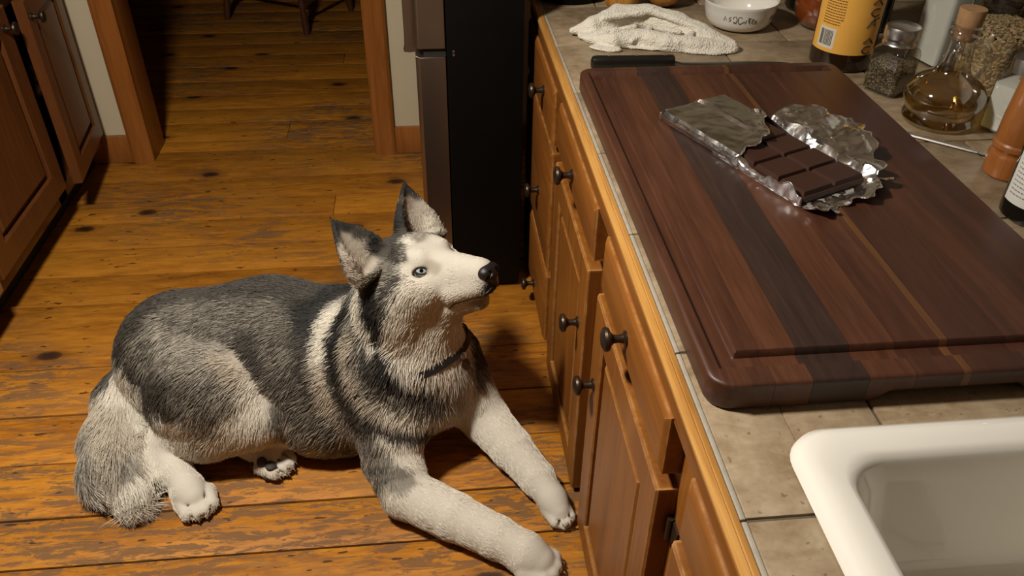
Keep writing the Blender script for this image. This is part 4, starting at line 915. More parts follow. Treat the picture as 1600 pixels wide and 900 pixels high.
FUR_SEEDS={
 'K':[(-0.241,1.639,0.683),(-0.24,1.624,0.659),(-0.223,1.589,0.601),(-0.149,1.658,0.609),(-0.157,1.566,0.539),(-0.143,1.526,0.402),(-0.296,1.735,0.403),(-0.213,1.655,0.668),(-0.088,1.822,0.664),(-0.097,1.778,0.641),(-0.095,1.745,0.623),(-0.227,1.637,0.448),(-0.234,1.631,0.437),(-0.241,1.623,0.425),(-0.249,1.618,0.415),(-0.251,1.601,0.402),(-0.257,1.587,0.387),(-0.259,1.577,0.375),(-0.259,1.569,0.364),(-0.263,1.561,0.349),(-0.261,1.552,0.338),(-0.26,1.542,0.326),(-0.157,1.557,0.525),(-0.157,1.55,0.51),(-0.154,1.544,0.497),(-0.154,1.54,0.481),(-0.157,1.538,0.449),(-0.153,1.535,0.434),(-0.149,1.531,0.419),(-0.143,1.525,0.398),(-0.136,1.515,0.38),(-0.136,1.507,0.367),(-0.134,1.5,0.355),(-0.124,1.496,0.347),(-0.11,1.493,0.336),(-0.088,1.492,0.321),(-0.323,1.706,0.4),(-0.326,1.687,0.396),(-0.326,1.67,0.392),(-0.327,1.65,0.384),(-0.328,1.635,0.377),(-0.329,1.618,0.367)],
 'D':[(-0.237,1.614,0.636),(-0.229,1.6,0.614),(-0.188,1.659,0.646),(-0.132,1.659,0.602),(-0.119,1.664,0.616),(-0.128,1.535,0.518),(-0.108,1.616,0.612),(-0.092,1.628,0.625),(-0.1,1.668,0.623),(-0.07,1.699,0.619),(-0.098,1.562,0.58),(-0.117,1.553,0.559),(-0.335,1.624,0.369),(-0.646,1.843,0.373),(-0.583,1.832,0.388),(-0.514,1.793,0.412),(-0.446,1.778,0.417),(-0.397,1.766,0.411),(-0.349,1.76,0.402),(-0.46,1.577,0.322),(-0.479,1.623,0.371),(-0.464,1.595,0.345),(-0.686,1.53,0.285),(-0.669,1.513,0.268),(-0.79,1.657,0.285),(-0.738,1.594,0.278),(-0.902,1.751,0.177),(-0.814,1.697,0.305),(0.077,1.649,0.291),(0.07,1.599,0.292),(0.075,1.689,0.288),(-0.766,1.787,0.365),(-0.722,1.813,0.374),(-0.784,1.751,0.353),(-0.147,1.58,0.562),(-0.087,1.596,0.62),(-0.26,1.534,0.311),(-0.253,1.522,0.297),(-0.244,1.512,0.285),(-0.238,1.503,0.27),(-0.227,1.492,0.262),(-0.216,1.482,0.255),(-0.204,1.469,0.246),(-0.193,1.459,0.238),(-0.182,1.452,0.235),(-0.168,1.445,0.232),(-0.155,1.44,0.227),(-0.144,1.436,0.222),(-0.129,1.436,0.218),(-0.113,1.438,0.214),(-0.1,1.442,0.208),(-0.085,1.448,0.198),(-0.068,1.46,0.192),(-0.049,1.476,0.177),(-0.196,1.55,0.407),(-0.191,1.534,0.388),(-0.182,1.522,0.377),(-0.172,1.511,0.366),(-0.163,1.502,0.353),(-0.151,1.494,0.339),(-0.077,1.493,0.314),(-0.064,1.494,0.303),(-0.051,1.495,0.293),(-0.332,1.6,0.353),(-0.332,1.586,0.34),(-0.334,1.574,0.326),(-0.334,1.563,0.312),(-0.331,1.554,0.298),(-0.327,1.546,0.284)],
 'G':[(-0.116,1.578,0.583),(-0.131,1.606,0.594),(-0.499,1.688,0.404),(-0.552,1.722,0.403),(-0.449,1.667,0.398),(-0.526,1.637,0.372),(-0.574,1.669,0.377),(-0.77,1.672,0.319),(-0.731,1.697,0.351),(-0.686,1.721,0.37),(-0.637,1.72,0.378),(-0.425,1.684,0.403),(-0.403,1.637,0.378),(-0.418,1.611,0.359),(-0.386,1.588,0.334),(-0.406,1.562,0.296),(-0.413,1.551,0.272),(-0.398,1.534,0.213),(-0.355,1.546,0.272),(-0.364,1.522,0.194),(-0.415,1.534,0.213),(-0.649,1.51,0.28),(-0.578,1.494,0.26),(-0.73,1.647,0.309),(-0.608,1.518,0.311),(-0.55,1.539,0.328),(-0.379,1.542,0.248),(0.081,1.587,0.248),(-0.452,1.556,0.284),(-0.131,1.487,0.324),(-0.115,1.484,0.312),(-0.099,1.482,0.301),(-0.086,1.482,0.29),(-0.074,1.482,0.28),(-0.061,1.484,0.269),(-0.042,1.492,0.268),(-0.021,1.5,0.266),(-0.172,1.497,0.338),(-0.161,1.49,0.327),(-0.149,1.485,0.317),(-0.139,1.48,0.306),(-0.149,1.768,0.016),(-0.113,1.472,0.284),(-0.214,1.605,0.451),(-0.21,1.59,0.444),(-0.207,1.578,0.434),(-0.206,1.568,0.422),(-0.206,1.559,0.409),(-0.326,1.533,0.252),(-0.322,1.528,0.239),(-0.315,1.523,0.224),(-0.31,1.518,0.211),(-0.304,1.513,0.197),(-0.298,1.508,0.181),(-0.29,1.504,0.166),(-0.284,1.501,0.15),(-0.278,1.5,0.135),(-0.272,1.5,0.117),(-0.267,1.504,0.094),(-0.362,1.54,0.249),(-0.361,1.534,0.233),(-0.358,1.528,0.216),(-0.355,1.522,0.199),(-0.353,1.516,0.182),(-0.183,1.412,0.166),(-0.174,1.402,0.16),(-0.166,1.393,0.154),(-0.157,1.383,0.147),(-0.148,1.372,0.141),(-0.13,1.366,0.14),(-0.112,1.362,0.137),(-0.171,1.367,0.119),(-0.197,1.433,0.186),(-0.187,1.424,0.183),(-0.174,1.415,0.179),(-0.195,1.407,0.145)],
 'g':[(-0.709,1.704,0.358),(-0.655,1.668,0.349),(-0.696,1.657,0.33),(-0.596,1.579,0.359),(-0.553,1.613,0.357),(-0.578,1.548,0.342),(-0.524,1.51,0.269),(-0.536,1.521,0.301),(-0.616,1.493,0.251),(-0.578,1.487,0.21),(-0.859,1.467,0.124),(-0.808,1.484,0.124),(-0.822,1.451,0.111),(-0.397,1.518,0.157),(-0.382,1.511,0.12),(-0.142,1.591,0.59),(-0.135,1.572,0.566),(-0.055,1.652,0.631),(-0.04,1.68,0.624),(-0.289,1.514,0.206),(-0.282,1.509,0.193),(-0.272,1.503,0.179),(-0.263,1.498,0.165),(-0.255,1.493,0.153),(-0.245,1.487,0.142),(-0.235,1.478,0.136),(-0.225,1.456,0.141),(-0.215,1.436,0.143),(-0.209,1.421,0.138),(-0.201,1.407,0.136),(-0.205,1.53,0.374),(-0.202,1.52,0.361),(-0.2,1.512,0.348),(-0.188,1.502,0.339),(-0.176,1.493,0.327),(-0.165,1.486,0.316),(-0.172,1.359,0.106),(-0.13,1.343,0.127),(-0.1,1.348,0.13),(-0.328,1.502,0.126),(-0.284,1.509,0.079),(-0.908,1.567,0.13),(-0.907,1.512,0.122),(-0.946,1.602,0.098),(-0.902,1.601,0.142)],
 'C':[(-0.018,1.568,0.605),(-0.215,1.637,0.649),(-0.221,1.594,0.637),(-0.205,1.618,0.626),(-0.192,1.641,0.625),(-0.182,1.63,0.603),(-0.207,1.573,0.606),(-0.176,1.591,0.583),(-0.171,1.63,0.592),(-0.071,1.796,0.618),(-0.062,1.784,0.597),(-0.048,1.793,0.592),(-0.201,1.597,0.617),(-0.209,1.624,0.634),(-0.198,1.569,0.564),(-0.188,1.563,0.592),(-0.548,1.583,0.352),(-0.496,1.575,0.324),(-0.521,1.553,0.325),(-0.629,1.49,0.188),(-0.91,1.637,0.145),(-0.856,1.549,0.145),(-0.822,1.552,0.137),(-0.88,1.615,0.151),(-0.931,1.702,0.139),(0.079,1.509,0.524),(0.057,1.532,0.493),(0.039,1.563,0.326),(-0.074,1.528,0.54),(0.004,1.515,0.287),(0.036,1.53,0.248),(-0.055,1.813,0.617),(-0.071,1.79,0.614),(-0.059,1.787,0.596),(-0.313,1.57,0.325),(-0.313,1.558,0.31),(-0.311,1.547,0.291),(-0.307,1.539,0.277),(-0.304,1.533,0.261),(-0.299,1.525,0.24),(-0.293,1.518,0.22),(-0.217,1.575,0.416),(-0.221,1.567,0.404),(-0.225,1.558,0.39),(-0.229,1.55,0.377),(-0.227,1.54,0.366),(-0.222,1.529,0.355),(-0.22,1.521,0.344),(-0.217,1.511,0.33),(-0.208,1.502,0.321),(-0.198,1.495,0.313),(-0.19,1.487,0.302),(-0.182,1.479,0.288),(-0.167,1.469,0.277),(-0.154,1.461,0.265),(-0.134,1.455,0.254),(-0.178,1.356,0.069),(-0.163,1.339,0.099),(-0.204,1.401,0.096),(-0.331,1.504,0.099),(-0.223,1.452,0.123),(-0.889,1.616,0.149),(-0.884,1.597,0.146),(-0.881,1.577,0.143),(-0.874,1.553,0.143),(-0.869,1.531,0.144),(-0.863,1.51,0.143),(-0.854,1.493,0.139),(-0.847,1.48,0.133),(-0.841,1.467,0.125),(-0.833,1.456,0.116),(-0.829,1.445,0.107),(-0.932,1.657,0.126)],
 'W':[(-0.07,1.643,0.63),(-0.055,1.586,0.625),(-0.067,1.597,0.627),(-0.076,1.572,0.599),(-0.083,1.547,0.573),(-0.101,1.539,0.549),(-0.106,1.53,0.524),(-0.118,1.528,0.503),(-0.076,1.525,0.525),(-0.046,1.525,0.542),(-0.02,1.636,0.625),(-0.028,1.601,0.627),(-0.037,1.621,0.627),(-0.003,1.584,0.623),(0.017,1.548,0.611),(0.045,1.518,0.596),(0.014,1.524,0.557),(0.072,1.496,0.593),(-0.016,1.532,0.534),(0.067,1.525,0.634),(0.04,1.547,0.628),(0.001,1.541,0.581),(-0.028,1.543,0.581),(0.013,1.538,0.509),(0.043,1.523,0.519),(-0.048,1.532,0.48),(-0.079,1.523,0.47),(-0.116,1.523,0.471),(-0.125,1.526,0.441),(-0.068,1.527,0.406),(-0.005,1.54,0.431),(-0.007,1.535,0.375),(-0.113,1.523,0.402),(0.007,1.532,0.333),(0.041,1.582,0.351),(0.001,1.502,0.204),(0.07,1.542,0.179),(0.103,1.567,0.185),(0.052,1.547,0.252),(-0.011,1.251,0.101),(0.047,1.207,0.082),(0.104,1.181,0.086),(0.16,1.145,0.081),(0.218,1.133,0.054),(-0.103,1.292,0.086),(0.134,1.531,0.146),(0.16,1.583,0.123),(0.194,1.465,0.116),(0.233,1.376,0.092),(0.266,1.312,0.067),(-0.47,1.55,0.278),(-0.463,1.537,0.249),(-0.499,1.519,0.258),(-0.486,1.51,0.232),(-0.532,1.491,0.212),(-0.569,1.485,0.177),(-0.683,1.509,0.215),(-0.658,1.498,0.206),(-0.79,1.628,0.106),(-0.809,1.663,0.27),(-0.858,1.681,0.186),(-0.801,1.639,0.191),(-0.863,1.766,0.012),(-0.803,1.643,0.231),(-0.858,1.431,0.068),(-0.844,1.422,0.044),(-0.781,1.433,0.09),(-0.782,1.422,0.022),(-0.765,1.44,0.026),(-0.81,1.406,0.046),(-0.731,1.525,0.114),(-0.748,1.534,0.117),(-0.669,1.502,0.158),(-0.694,1.477,0.093),(-0.638,1.412,0.067),(-0.654,1.391,0.045),(-0.61,1.397,0.045),(-0.508,1.485,0.171),(-0.466,1.493,0.147),(-0.452,1.535,0.076),(-0.422,1.535,0.048),(-0.025,1.795,0.581),(-0.008,1.664,0.625),(0.004,1.622,0.624),(0.067,1.532,0.152),(0.116,1.515,0.141),(-0.264,1.667,0.415),(-0.277,1.655,0.404),(-0.29,1.645,0.394),(-0.295,1.633,0.387),(-0.3,1.622,0.379),(-0.305,1.611,0.369),(-0.306,1.599,0.359),(-0.31,1.59,0.349),(-0.313,1.579,0.337),(-0.094,1.458,0.236),(-0.078,1.462,0.227),(-0.063,1.468,0.215),(-0.048,1.476,0.203),(-0.031,1.486,0.192),(-0.016,1.498,0.176),(-0.134,1.465,0.273),(-0.121,1.462,0.264),(-0.106,1.462,0.257),(-0.092,1.462,0.246),(-0.208,1.614,0.472),(-0.203,1.595,0.467),(-0.198,1.581,0.461),(-0.192,1.57,0.453),(-0.185,1.559,0.443),(-0.18,1.552,0.434),(-0.173,1.54,0.412),(-0.137,1.529,0.44),(-0.13,1.527,0.422),(-0.125,1.524,0.402),(-0.118,1.519,0.387),(-0.11,1.514,0.377),(-0.095,1.51,0.366),(-0.079,1.507,0.354),(-0.062,1.508,0.347),(-0.047,1.509,0.338),(-0.137,1.417,0.19),(-0.121,1.417,0.184),(-0.104,1.421,0.175),(-0.087,1.428,0.161),(-0.111,1.397,0.155),(-0.096,1.397,0.145),(-0.082,1.399,0.135),(-0.068,1.408,0.115),(-0.098,1.411,0.156),(-0.157,1.429,0.21),(-0.063,1.471,0.129),(-0.053,1.387,0.099),(-0.077,1.363,0.126),(-0.14,1.314,0.097),(-0.12,1.306,0.098),(-0.101,1.299,0.1),(-0.086,1.293,0.102),(-0.07,1.285,0.102),(-0.056,1.278,0.102),(-0.041,1.272,0.103),(-0.028,1.262,0.102),(-0.017,1.254,0.1),(-0.005,1.246,0.097),(0.007,1.307,0.004),(0.018,1.23,0.091),(-0.085,1.319,0.12),(-0.069,1.311,0.119),(-0.055,1.303,0.118),(-0.04,1.295,0.117),(-0.025,1.286,0.116),(-0.01,1.277,0.116),(-0.845,1.429,0.081),(-0.83,1.421,0.081),(-0.817,1.416,0.081),(-0.803,1.413,0.079),(-0.79,1.412,0.072),(-0.775,1.419,0.069),(-0.761,1.431,0.057)],
 'T':[(-0.19,1.606,0.601),(-0.186,1.585,0.596),(-0.204,1.572,0.607),(-0.07,1.81,0.63)],
 'N':[(0.109,1.499,0.585)],
}

def smooth_mesh(name, V, Q, mat, parent=None, origin=None):
    origin = np.array(parent['_o'] if parent is not None else origin, float)
    me = bpy.data.meshes.new(name)
    me.vertices.add(len(V)); me.vertices.foreach_set('co', (V-origin).astype(np.float32).ravel())
    me.loops.add(4*len(Q)); me.loops.foreach_set('vertex_index', Q.astype(np.int32).ravel())
    me.polygons.add(len(Q)); me.polygons.foreach_set('loop_start', (np.arange(len(Q))*4).astype(np.int32)); me.polygons.foreach_set('loop_total', np.full(len(Q), 4, np.int32))
    me.polygons.foreach_set('use_smooth', np.ones(len(Q), bool)); me.update(calc_edges=True); me.validate()
    if mat: me.materials.append(M[mat] if isinstance(mat, str) else mat)
    o = bpy.data.objects.new(name, me); COL.objects.link(o); o['_o'] = list(map(float, origin))
    if parent is not None: o.parent = parent
    else: o.location = origin
    return o
def vnormals(V, Q):
    N = np.zeros_like(V); fn = np.cross(V[Q[:, 2]]-V[Q[:, 0]], V[Q[:, 3]]-V[Q[:, 1]])
    for k in range(4): np.add.at(N, Q[:, k], fn)
    return N/(np.linalg.norm(N, axis=1)[:, None]+1e-12)
def relax(V, Q, n=2, f=.5):
    for _ in range(n):
        A = np.zeros_like(V); c = np.zeros(len(V))
        for k in range(4):
            a, b = Q[:, k], Q[:, (k+1) % 4]; np.add.at(A, a, V[b]); np.add.at(c, a, 1); np.add.at(A, b, V[a]); np.add.at(c, b, 1)
        V = V+(A/c[:, None]-V)*f
    return V

# ------------------------------------------------------------------ towel
tw = Field((.35, 2.02, .905), (.86, 2.34, 1.01), .0025)
tw.chain([(.388, 2.205, .926, .008), (.44, 2.20, .938, .022), (.52, 2.24, .948, .032), (.60, 2.23, .950, .034), (.665, 2.18, .944, .033), (.72, 2.115, .934, .030), (.79, 2.065, .923, .017)], .008)
tw.chain([(.425, 2.155, .921, .011), (.485, 2.112, .927, .019), (.555, 2.122, .931, .023), (.62, 2.088, .929, .023), (.70, 2.070, .926, .021), (.795, 2.058, .920, .013)], .004)
tw.ell((.50, 2.165, .922), (.10, .045, .016), rotz(-.1), .008); tw.ell((.62, 2.135, .922), (.12, .045, .016), rotz(-.45), .008)
tw.cone((.47, 2.195, .962), (.60, 2.19, .980), .008, .010, .005); tw.cone((.60, 2.19, .980), (.71, 2.105, .958), .010, .008, .005)
tw.cone((.445, 2.150, .936), (.55, 2.160, .948), .006, .008, .004); tw.cone((.585, 2.150, .948), (.66, 2.11, .948), .008, .006, .004)
tw.cone((.53, 2.095, .932), (.585, 2.135, .950), .007, .008, .004); tw.cone((.645, 2.065, .936), (.69, 2.095, .950), .006, .008, .004)
tw.ell((.57, 2.145, .915), (.17, .065, .008), rotz(-.30), .008); tw.ell((.72, 2.070, .915), (.085, .034, .009), rotz(-.2), .008)
tw.ell((.46, 2.098, .9145), (.045, .022, .0055), rotz(-.35), .004)
V, Q = surface_nets(tw); V = relax(V, Q, 3); N = vnormals(V, Q)
dsp = np.array([mnoise.noise(Vector(p)*30)*.0030+mnoise.noise(Vector(p)*60)*.0014+abs(mnoise.noise(Vector(p)*190))*.0011 for p in V]); V = V+N*dsp[:, None]
V[:, 2] = np.maximum(V[:, 2], .9106)
tm = NT('terry_cloth'); tv = tm.coord('Object'); vo = tm.n('ShaderNodeTexVoronoi', ins={'Vector': tv, 'Scale': 210.})
tm.bsdf(tm.mix(tm.noise(tv, 22, 3), (.64, .58, .46), (.78, .73, .62)), .95, bump=vo.outputs['Distance'], bstr=.7, bdist=.004, spec=.1, Sheen_Weight=.3)
tag(smooth_mesh('towel', V, Q, tm.m, None, (.60, 2.16, .9106)), 'crumpled off-white terry towel lying on the tiles behind the cutting board', 'towel')

# ------------------------------------------------------------------ dog
PAL = {'K': (.022, .020, .017), 'D': (.064, .055, .044), 'G': (.160, .140, .110), 'g': (.268, .238, .190), 'C': (.46, .395, .305), 'W': (.68, .62, .51), 'T': (.34, .25, .19), 'N': (.025, .020, .018)}
DO = (-.35, 1.62, 0)
dog = thing('dog', DO, 'grey and white husky dog lying on the wooden floor looking up at the worktop', 'dog')
FLD = dog_field(.0045); DV, DQ = surface_nets(FLD); DV = relax(DV, DQ, 2); DN = vnormals(DV, DQ)
SP, SC = [], []
for k, ps in FUR_SEEDS.items():
    for p in ps: SP.append(p); SC.append(PAL[k])
SP = np.array(SP); SC = np.array(SC)
loc = (SP-HE) @ HR/HS
hd_ = (loc[:, 0] > -.12) & (loc[:, 2] > -.10) & (np.linalg.norm(loc, axis=1) < .20) & (loc[:, 1] < 0)
mir = loc[hd_]*np.array((1, -1, 1)); mw = HE+(mir @ HR.T)*HS
ok = np.array([np.linalg.norm(SP-q, axis=1).min() > .030 for q in mw])
SP = np.concatenate([SP, mw[ok]]); SC = np.concatenate([SC, SC[hd_][ok]])
ex = [('G', (-.45, 1.95, .28)), ('G', (-.2, 1.92, .25)), ('G', (-.7, 1.96, .2)), ('g', (-.45, 1.97, .12)), ('W', (-.45, 1.9, .03)), ('W', (-.1, 1.8, .05)), ('W', (.02, 1.75, .15)), ('G', (-.15, 1.86, .3)), ('K', (-.22, 1.78, .42)), ('D', (-.12, 1.80, .42)),
      ('W', (-.02, 1.75, .3)), ('D', (-.55, 1.80, .41)), ('D', (-.7, 1.83, .37)), ('G', (-.88, 1.85, .2)), ('W', (.05, 1.6, .02)), ('W', (-.3, 1.6, .0)), ('W', (-.6, 1.7, .0)), ('W', (.2, 1.45, .0)), ('W', (.0, 1.3, .0)), ('C', (-.85, 1.5, .0)), ('D', (-.15, 1.76, .55)), ('G', (-.16, 1.72, .62))]
SP = np.concatenate([SP, [e[1] for e in ex]]); SC = np.concatenate([SC, [PAL[e[0]] for e in ex]])
def seeded(P, SP_, VAL, power=3.2, eps=.010, jit=None):
    out = np.zeros((len(P), VAL.shape[1])); 
    for i in range(0, len(P), 20000):
        q = P[i:i+20000]; d2 = ((q[:, None, :]-SP_[None])**2).sum(2)+eps*eps
        w = d2**(-power); w /= w.sum(1)[:, None]; out[i:i+20000] = w @ VAL
    return out
vc = seeded(DV, SP, SC)
# ---- body surface
bm_ = NT('dog_skin'); at = bm_.n('ShaderNodeAttribute', attribute_name='col').outputs['Color']
bm_.bsdf(bm_.mix(.22, at, (.03, .025, .02)), .8, spec=.2, bump=bm_.noise(bm_.coord('Object'), 160, 3), bstr=.3)
body = smooth_mesh('body', DV, DQ, bm_.m, dog)
ca = body.data.color_attributes.new('col', 'FLOAT_COLOR', 'POINT'); ca.data.foreach_set('color', np.concatenate([vc, np.ones((len(vc), 1))], 1).astype(np.float32).ravel())
# ---- fur direction, length (m) and lift
def hd(p): return tuple(hw(p))
fw_, lf_, up_ = HR[:, 0], HR[:, 1], HR[:, 2]
FL = []
def fl_(p, d, L, lift): FL.append((*p, *(np.array(d, float)/np.linalg.norm(d)), L, lift))
for s in (-1, 1):
    fl_(hd((.095, s*.015, -.03)), -fw_+s*lf_*.2, .008, .25); fl_(hd((.05, s*.025, -.03)), -fw_+s*lf_*.2-up_*.1, .011, .25); fl_(hd((.02, s*.03, .01)), -fw_+up_*.4+s*lf_*.2, .008, .2)
    fl_(hd((.02, s*.05, -.04)), -fw_-up_*.4, .014, .22); fl_(hd((-.03, s*.075, -.03)), -fw_-up_*.7, .026, .3); fl_(hd((-.08, s*.10, -.05)), -fw_*.8-up_+s*lf_*.4, .036, .35)
    fl_(hd((-.07, s*.06, .03)), -fw_+s*lf_*.3, .014, .25); fl_(hd((-.082, s*.075, .08)), up_*.9+s*lf_*.3, .009, .25); fl_(hd((-.086, s*.088, .118)), up_, .008, .25); fl_(hd((-.06, s*.07, .06)), up_*.8+s*lf_*.2, .014, .35)
    fl_(hd((-.07, s*.095, .02)), up_*.6+s*lf_*.5, .018, .4)
fl_(hd((.03, 0, .01)), -fw_, .007, .2); fl_(hd((-.05, 0, .06)), -fw_, .015, .22); fl_(hd((-.12, 0, .03)), -fw_-up_*.4, .026, .3); fl_(hd((.06, 0, -.095)), -fw_, .010, .2); fl_(hd((.0, 0, -.11)), -fw_-up_*.5, .022, .3)
for p, d, L, lift in [
    ((-.15, 1.52, .42), (-.5, -.2, -.85), .045, .35), ((-.06, 1.50, .36), (-.25, -.3, -.9), .048, .35), ((.03, 1.52, .36), (.1, -.3, -.95), .045, .32), ((.05, 1.60, .33), (.3, 0, -.95), .04, .3), ((-.2, 1.72, .44), (-1, 0, -.2), .042, .3), ((-.2, 1.6, .45), (-.9, -.2, -.4), .044, .32), ((-.12, 1.78, .5), (-.7, .2, -.6), .04, .3),
    ((.03, 1.50, .22), (.1, -.3, -.9), .042, .3), ((.06, 1.62, .22), (.3, .1, -.9), .035, .28), ((-.1, 1.48, .28), (-.4, -.2, -.85), .042, .32), ((-.2, 1.48, .30), (-.65, -.1, -.7), .038, .3), ((-.3, 1.72, .42), (-1, 0, -.1), .034, .26), ((-.35, 1.55, .30), (-.85, -.1, -.5), .032, .26), ((-.33, 1.50, .14), (-.7, -.1, -.6), .034, .28), ((-.3, 1.50, .04), (-.6, -.4, -.5), .036, .35),
    ((-.5, 1.76, .42), (-1, 0, -.15), .034, .26), ((-.48, 1.58, .32), (-.8, -.1, -.5), .032, .26), ((-.7, 1.78, .38), (-.9, -.05, -.5), .034, .26), ((-.85, 1.76, .28), (-.55, -.2, -.85), .038, .28), ((-.65, 1.58, .32), (-.75, -.2, -.6), .032, .26), ((-.6, 1.50, .22), (-.55, -.15, -.8), .028, .25), ((-.47, 1.52, .2), (-.25, -.1, -.9), .024, .22), ((-.5, 1.50, .1), (-.5, -.3, -.8), .030, .3), ((-.66, 1.51, .12), (-.6, -.2, -.75), .032, .3), ((-.77, 1.58, .2), (-.5, -.3, -.85), .046, .3), ((-.5, 1.95, .25), (-.8, .2, -.5), .034, .26),
    ((-.74, 1.55, .10), (.1, -.5, -.7), .014, .2), ((-.70, 1.49, .09), (.5, -.75, -.3), .013, .22), ((-.645, 1.425, .06), (.5, -.8, -.3), .005, .2), ((-.53, 1.57, .08), (.8, -.5, -.2), .010, .2), ((-.46, 1.535, .06), (.8, -.5, -.2), .005, .2),
    ((-.14, 1.46, .18), (-.2, -.2, -.9), .026, .28), ((-.17, 1.42, .10), (.1, -.2, -.9), .022, .28), ((-.11, 1.34, .09), (.6, -.4, -.6), .016, .22), ((.0, 1.27, .09), (.8, -.5, -.3), .015, .24), ((.12, 1.20, .08), (.85, -.5, -.2), .014, .24), ((.20, 1.155, .05), (.85, -.5, -.2), .005, .2), ((-.03, 1.30, .03), (.7, -.6, -.3), .018, .3),
    ((.06, 1.58, .17), (.3, -.5, -.8), .022, .22), ((.12, 1.52, .10), (.55, -.75, -.3), .016, .24), ((.21, 1.40, .08), (.5, -.85, -.2), .014, .24), ((.26, 1.32, .05), (.4, -.9, -.2), .005, .2),
    ((-.82, 1.74, .2), (-.5, -.5, -.7), .050, .3), ((-.90, 1.66, .13), (-.25, -.85, -.45), .052, .3), ((-.93, 1.60, .07), (-.2, -.95, -.1), .056, .32), ((-.87, 1.52, .12), (.15, -.95, -.15), .056, .28), ((-.81, 1.60, .08), (.3, -.9, -.1), .054, .3), ((-.83, 1.46, .08), (.4, -.85, -.2), .070, .2), ((-.88, 1.46, .04), (.25, -.95, -.05), .070, .3), ((-.785, 1.42, .05), (.5, -.8, -.2), .080, .14)]:
    fl_(p, d, L, lift)
FL = np.array(FL)
# ---- strands
NH = 240000
A, B, C_, D_ = (DV[DQ[:, k]] for k in range(4))
area = np.linalg.norm(np.cross(C_-A, D_-B), axis=1)*.5
ctr_ = (A+B+C_+D_)/4; hl = (ctr_-HE) @ HR/HS
dens = area*np.where(np.linalg.norm(hl, axis=1) < .14, 2.6, 1.0)*np.where(ctr_[:, 2] < .012, .15, 1.)
fi = rng.choice(len(DQ), NH, p=dens/dens.sum()); a, b = rng.random(NH)[:, None], rng.random(NH)[:, None]
R0 = A[fi]*(1-a)*(1-b)+B[fi]*a*(1-b)+C_[fi]*a*b+D_[fi]*(1-a)*b
NN = np.cross(C_[fi]-A[fi], D_[fi]-B[fi]); NN /= np.linalg.norm(NN, axis=1)[:, None]+1e-12
val = seeded(R0, FL[:, :3], FL[:, 3:], 2.2, .02)
dr, LN, LI = val[:, :3], val[:, 3], val[:, 4]
rl = (R0-HE) @ HR/HS
def away(c, r): return np.linalg.norm(rl-np.array(c), axis=1) > r
keep = np.ones(NH, bool)
for s in (-1, 1): keep &= away((.004, s*.038, -.003), .0135)
keep &= away((.112, 0, -.030), .021)
jn = np.stack([np.sin(R0 @ np.array(k)+ph) for k, ph in (((61, 33, -47), 0), ((-38, 71, 29), 1.7), ((25, -54, 66), 3.1))], 1)+.7*np.stack([np.sin(R0 @ np.array(k)+ph) for k, ph in (((141, 93, -117), 0), ((-98, 131, 89), 1.7), ((85, -124, 146), 3.1))], 1)
dr = dr+jn*.16+rng.normal(0, .13, (NH, 3))
dr -= NN*(dr*NN).sum(1)[:, None]; dr /= np.linalg.norm(dr, axis=1)[:, None]+1e-9
L = LN*rng.uniform(.6, 1.2, NH); lift = LI*rng.uniform(.6, 1.5, NH)
K = 5; tt = np.linspace(0, 1, K)
PT = np.zeros((NH, K, 3))
for i, t in enumerate(tt):
    PT[:, i] = R0-NN*.001+(dr*(t*L)[:, None])+NN*(lift*L*(t-.55*t*t))[:, None]
    PT[:, i, 2] -= .10*L*t*t
PT[:, :, 2] = np.maximum(PT[:, :, 2], .0025)
keep &= (R0[:, 0] < .30) & (PT[:, -1, 0] < .303)
hc_ = seeded(R0+rng.normal(0, .006, (NH, 3)), SP, SC, 3.6, .008)
# banded guard hairs: some much darker, some much paler, so grey reads as mixed fur
lum = hc_.mean(1); mixk = rng.random(NH); grey = np.clip(1-np.abs(lum-.16)/.16, 0, 1)
hc_ = hc_*np.where(mixk < .30, 1-.60*grey, np.where(mixk > .78, 1+.95*grey, 1.0))[:, None]
hc_ *= rng.uniform(.84, 1.14, NH)[:, None]
PT, hc_, L = PT[keep], np.clip(hc_[keep], .008, .85), L[keep]; n = len(PT)
hcv = bpy.data.hair_curves.new('fur'); hcv.add_curves([K]*n)
hcv.attributes['position'].data.foreach_set('vector', (PT-np.array(DO)).astype(np.float32).ravel())
ra = hcv.attributes.get('radius') or hcv.attributes.new('radius', 'FLOAT', 'POINT')
wid = np.clip(.00045+L*.012, .0005, .00095)
ra.data.foreach_set('value', (wid[:, None]*np.array((1, .95, .8, .55, .12))[None]).astype(np.float32).ravel())
cc_ = hcv.attributes.new('col', 'FLOAT_COLOR', 'CURVE'); cc_.data.foreach_set('color', np.concatenate([hc_, np.ones((n, 1))], 1).astype(np.float32).ravel())
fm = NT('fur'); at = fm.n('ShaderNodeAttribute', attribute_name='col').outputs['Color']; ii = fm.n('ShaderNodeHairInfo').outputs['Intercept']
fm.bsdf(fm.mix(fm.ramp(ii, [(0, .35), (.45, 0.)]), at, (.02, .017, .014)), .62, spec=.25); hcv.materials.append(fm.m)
fo = bpy.data.objects.new('fur', hcv); COL.objects.link(fo); fo.parent = body; fo['kind'] = 'stuff'; fo['_o'] = list(DO)
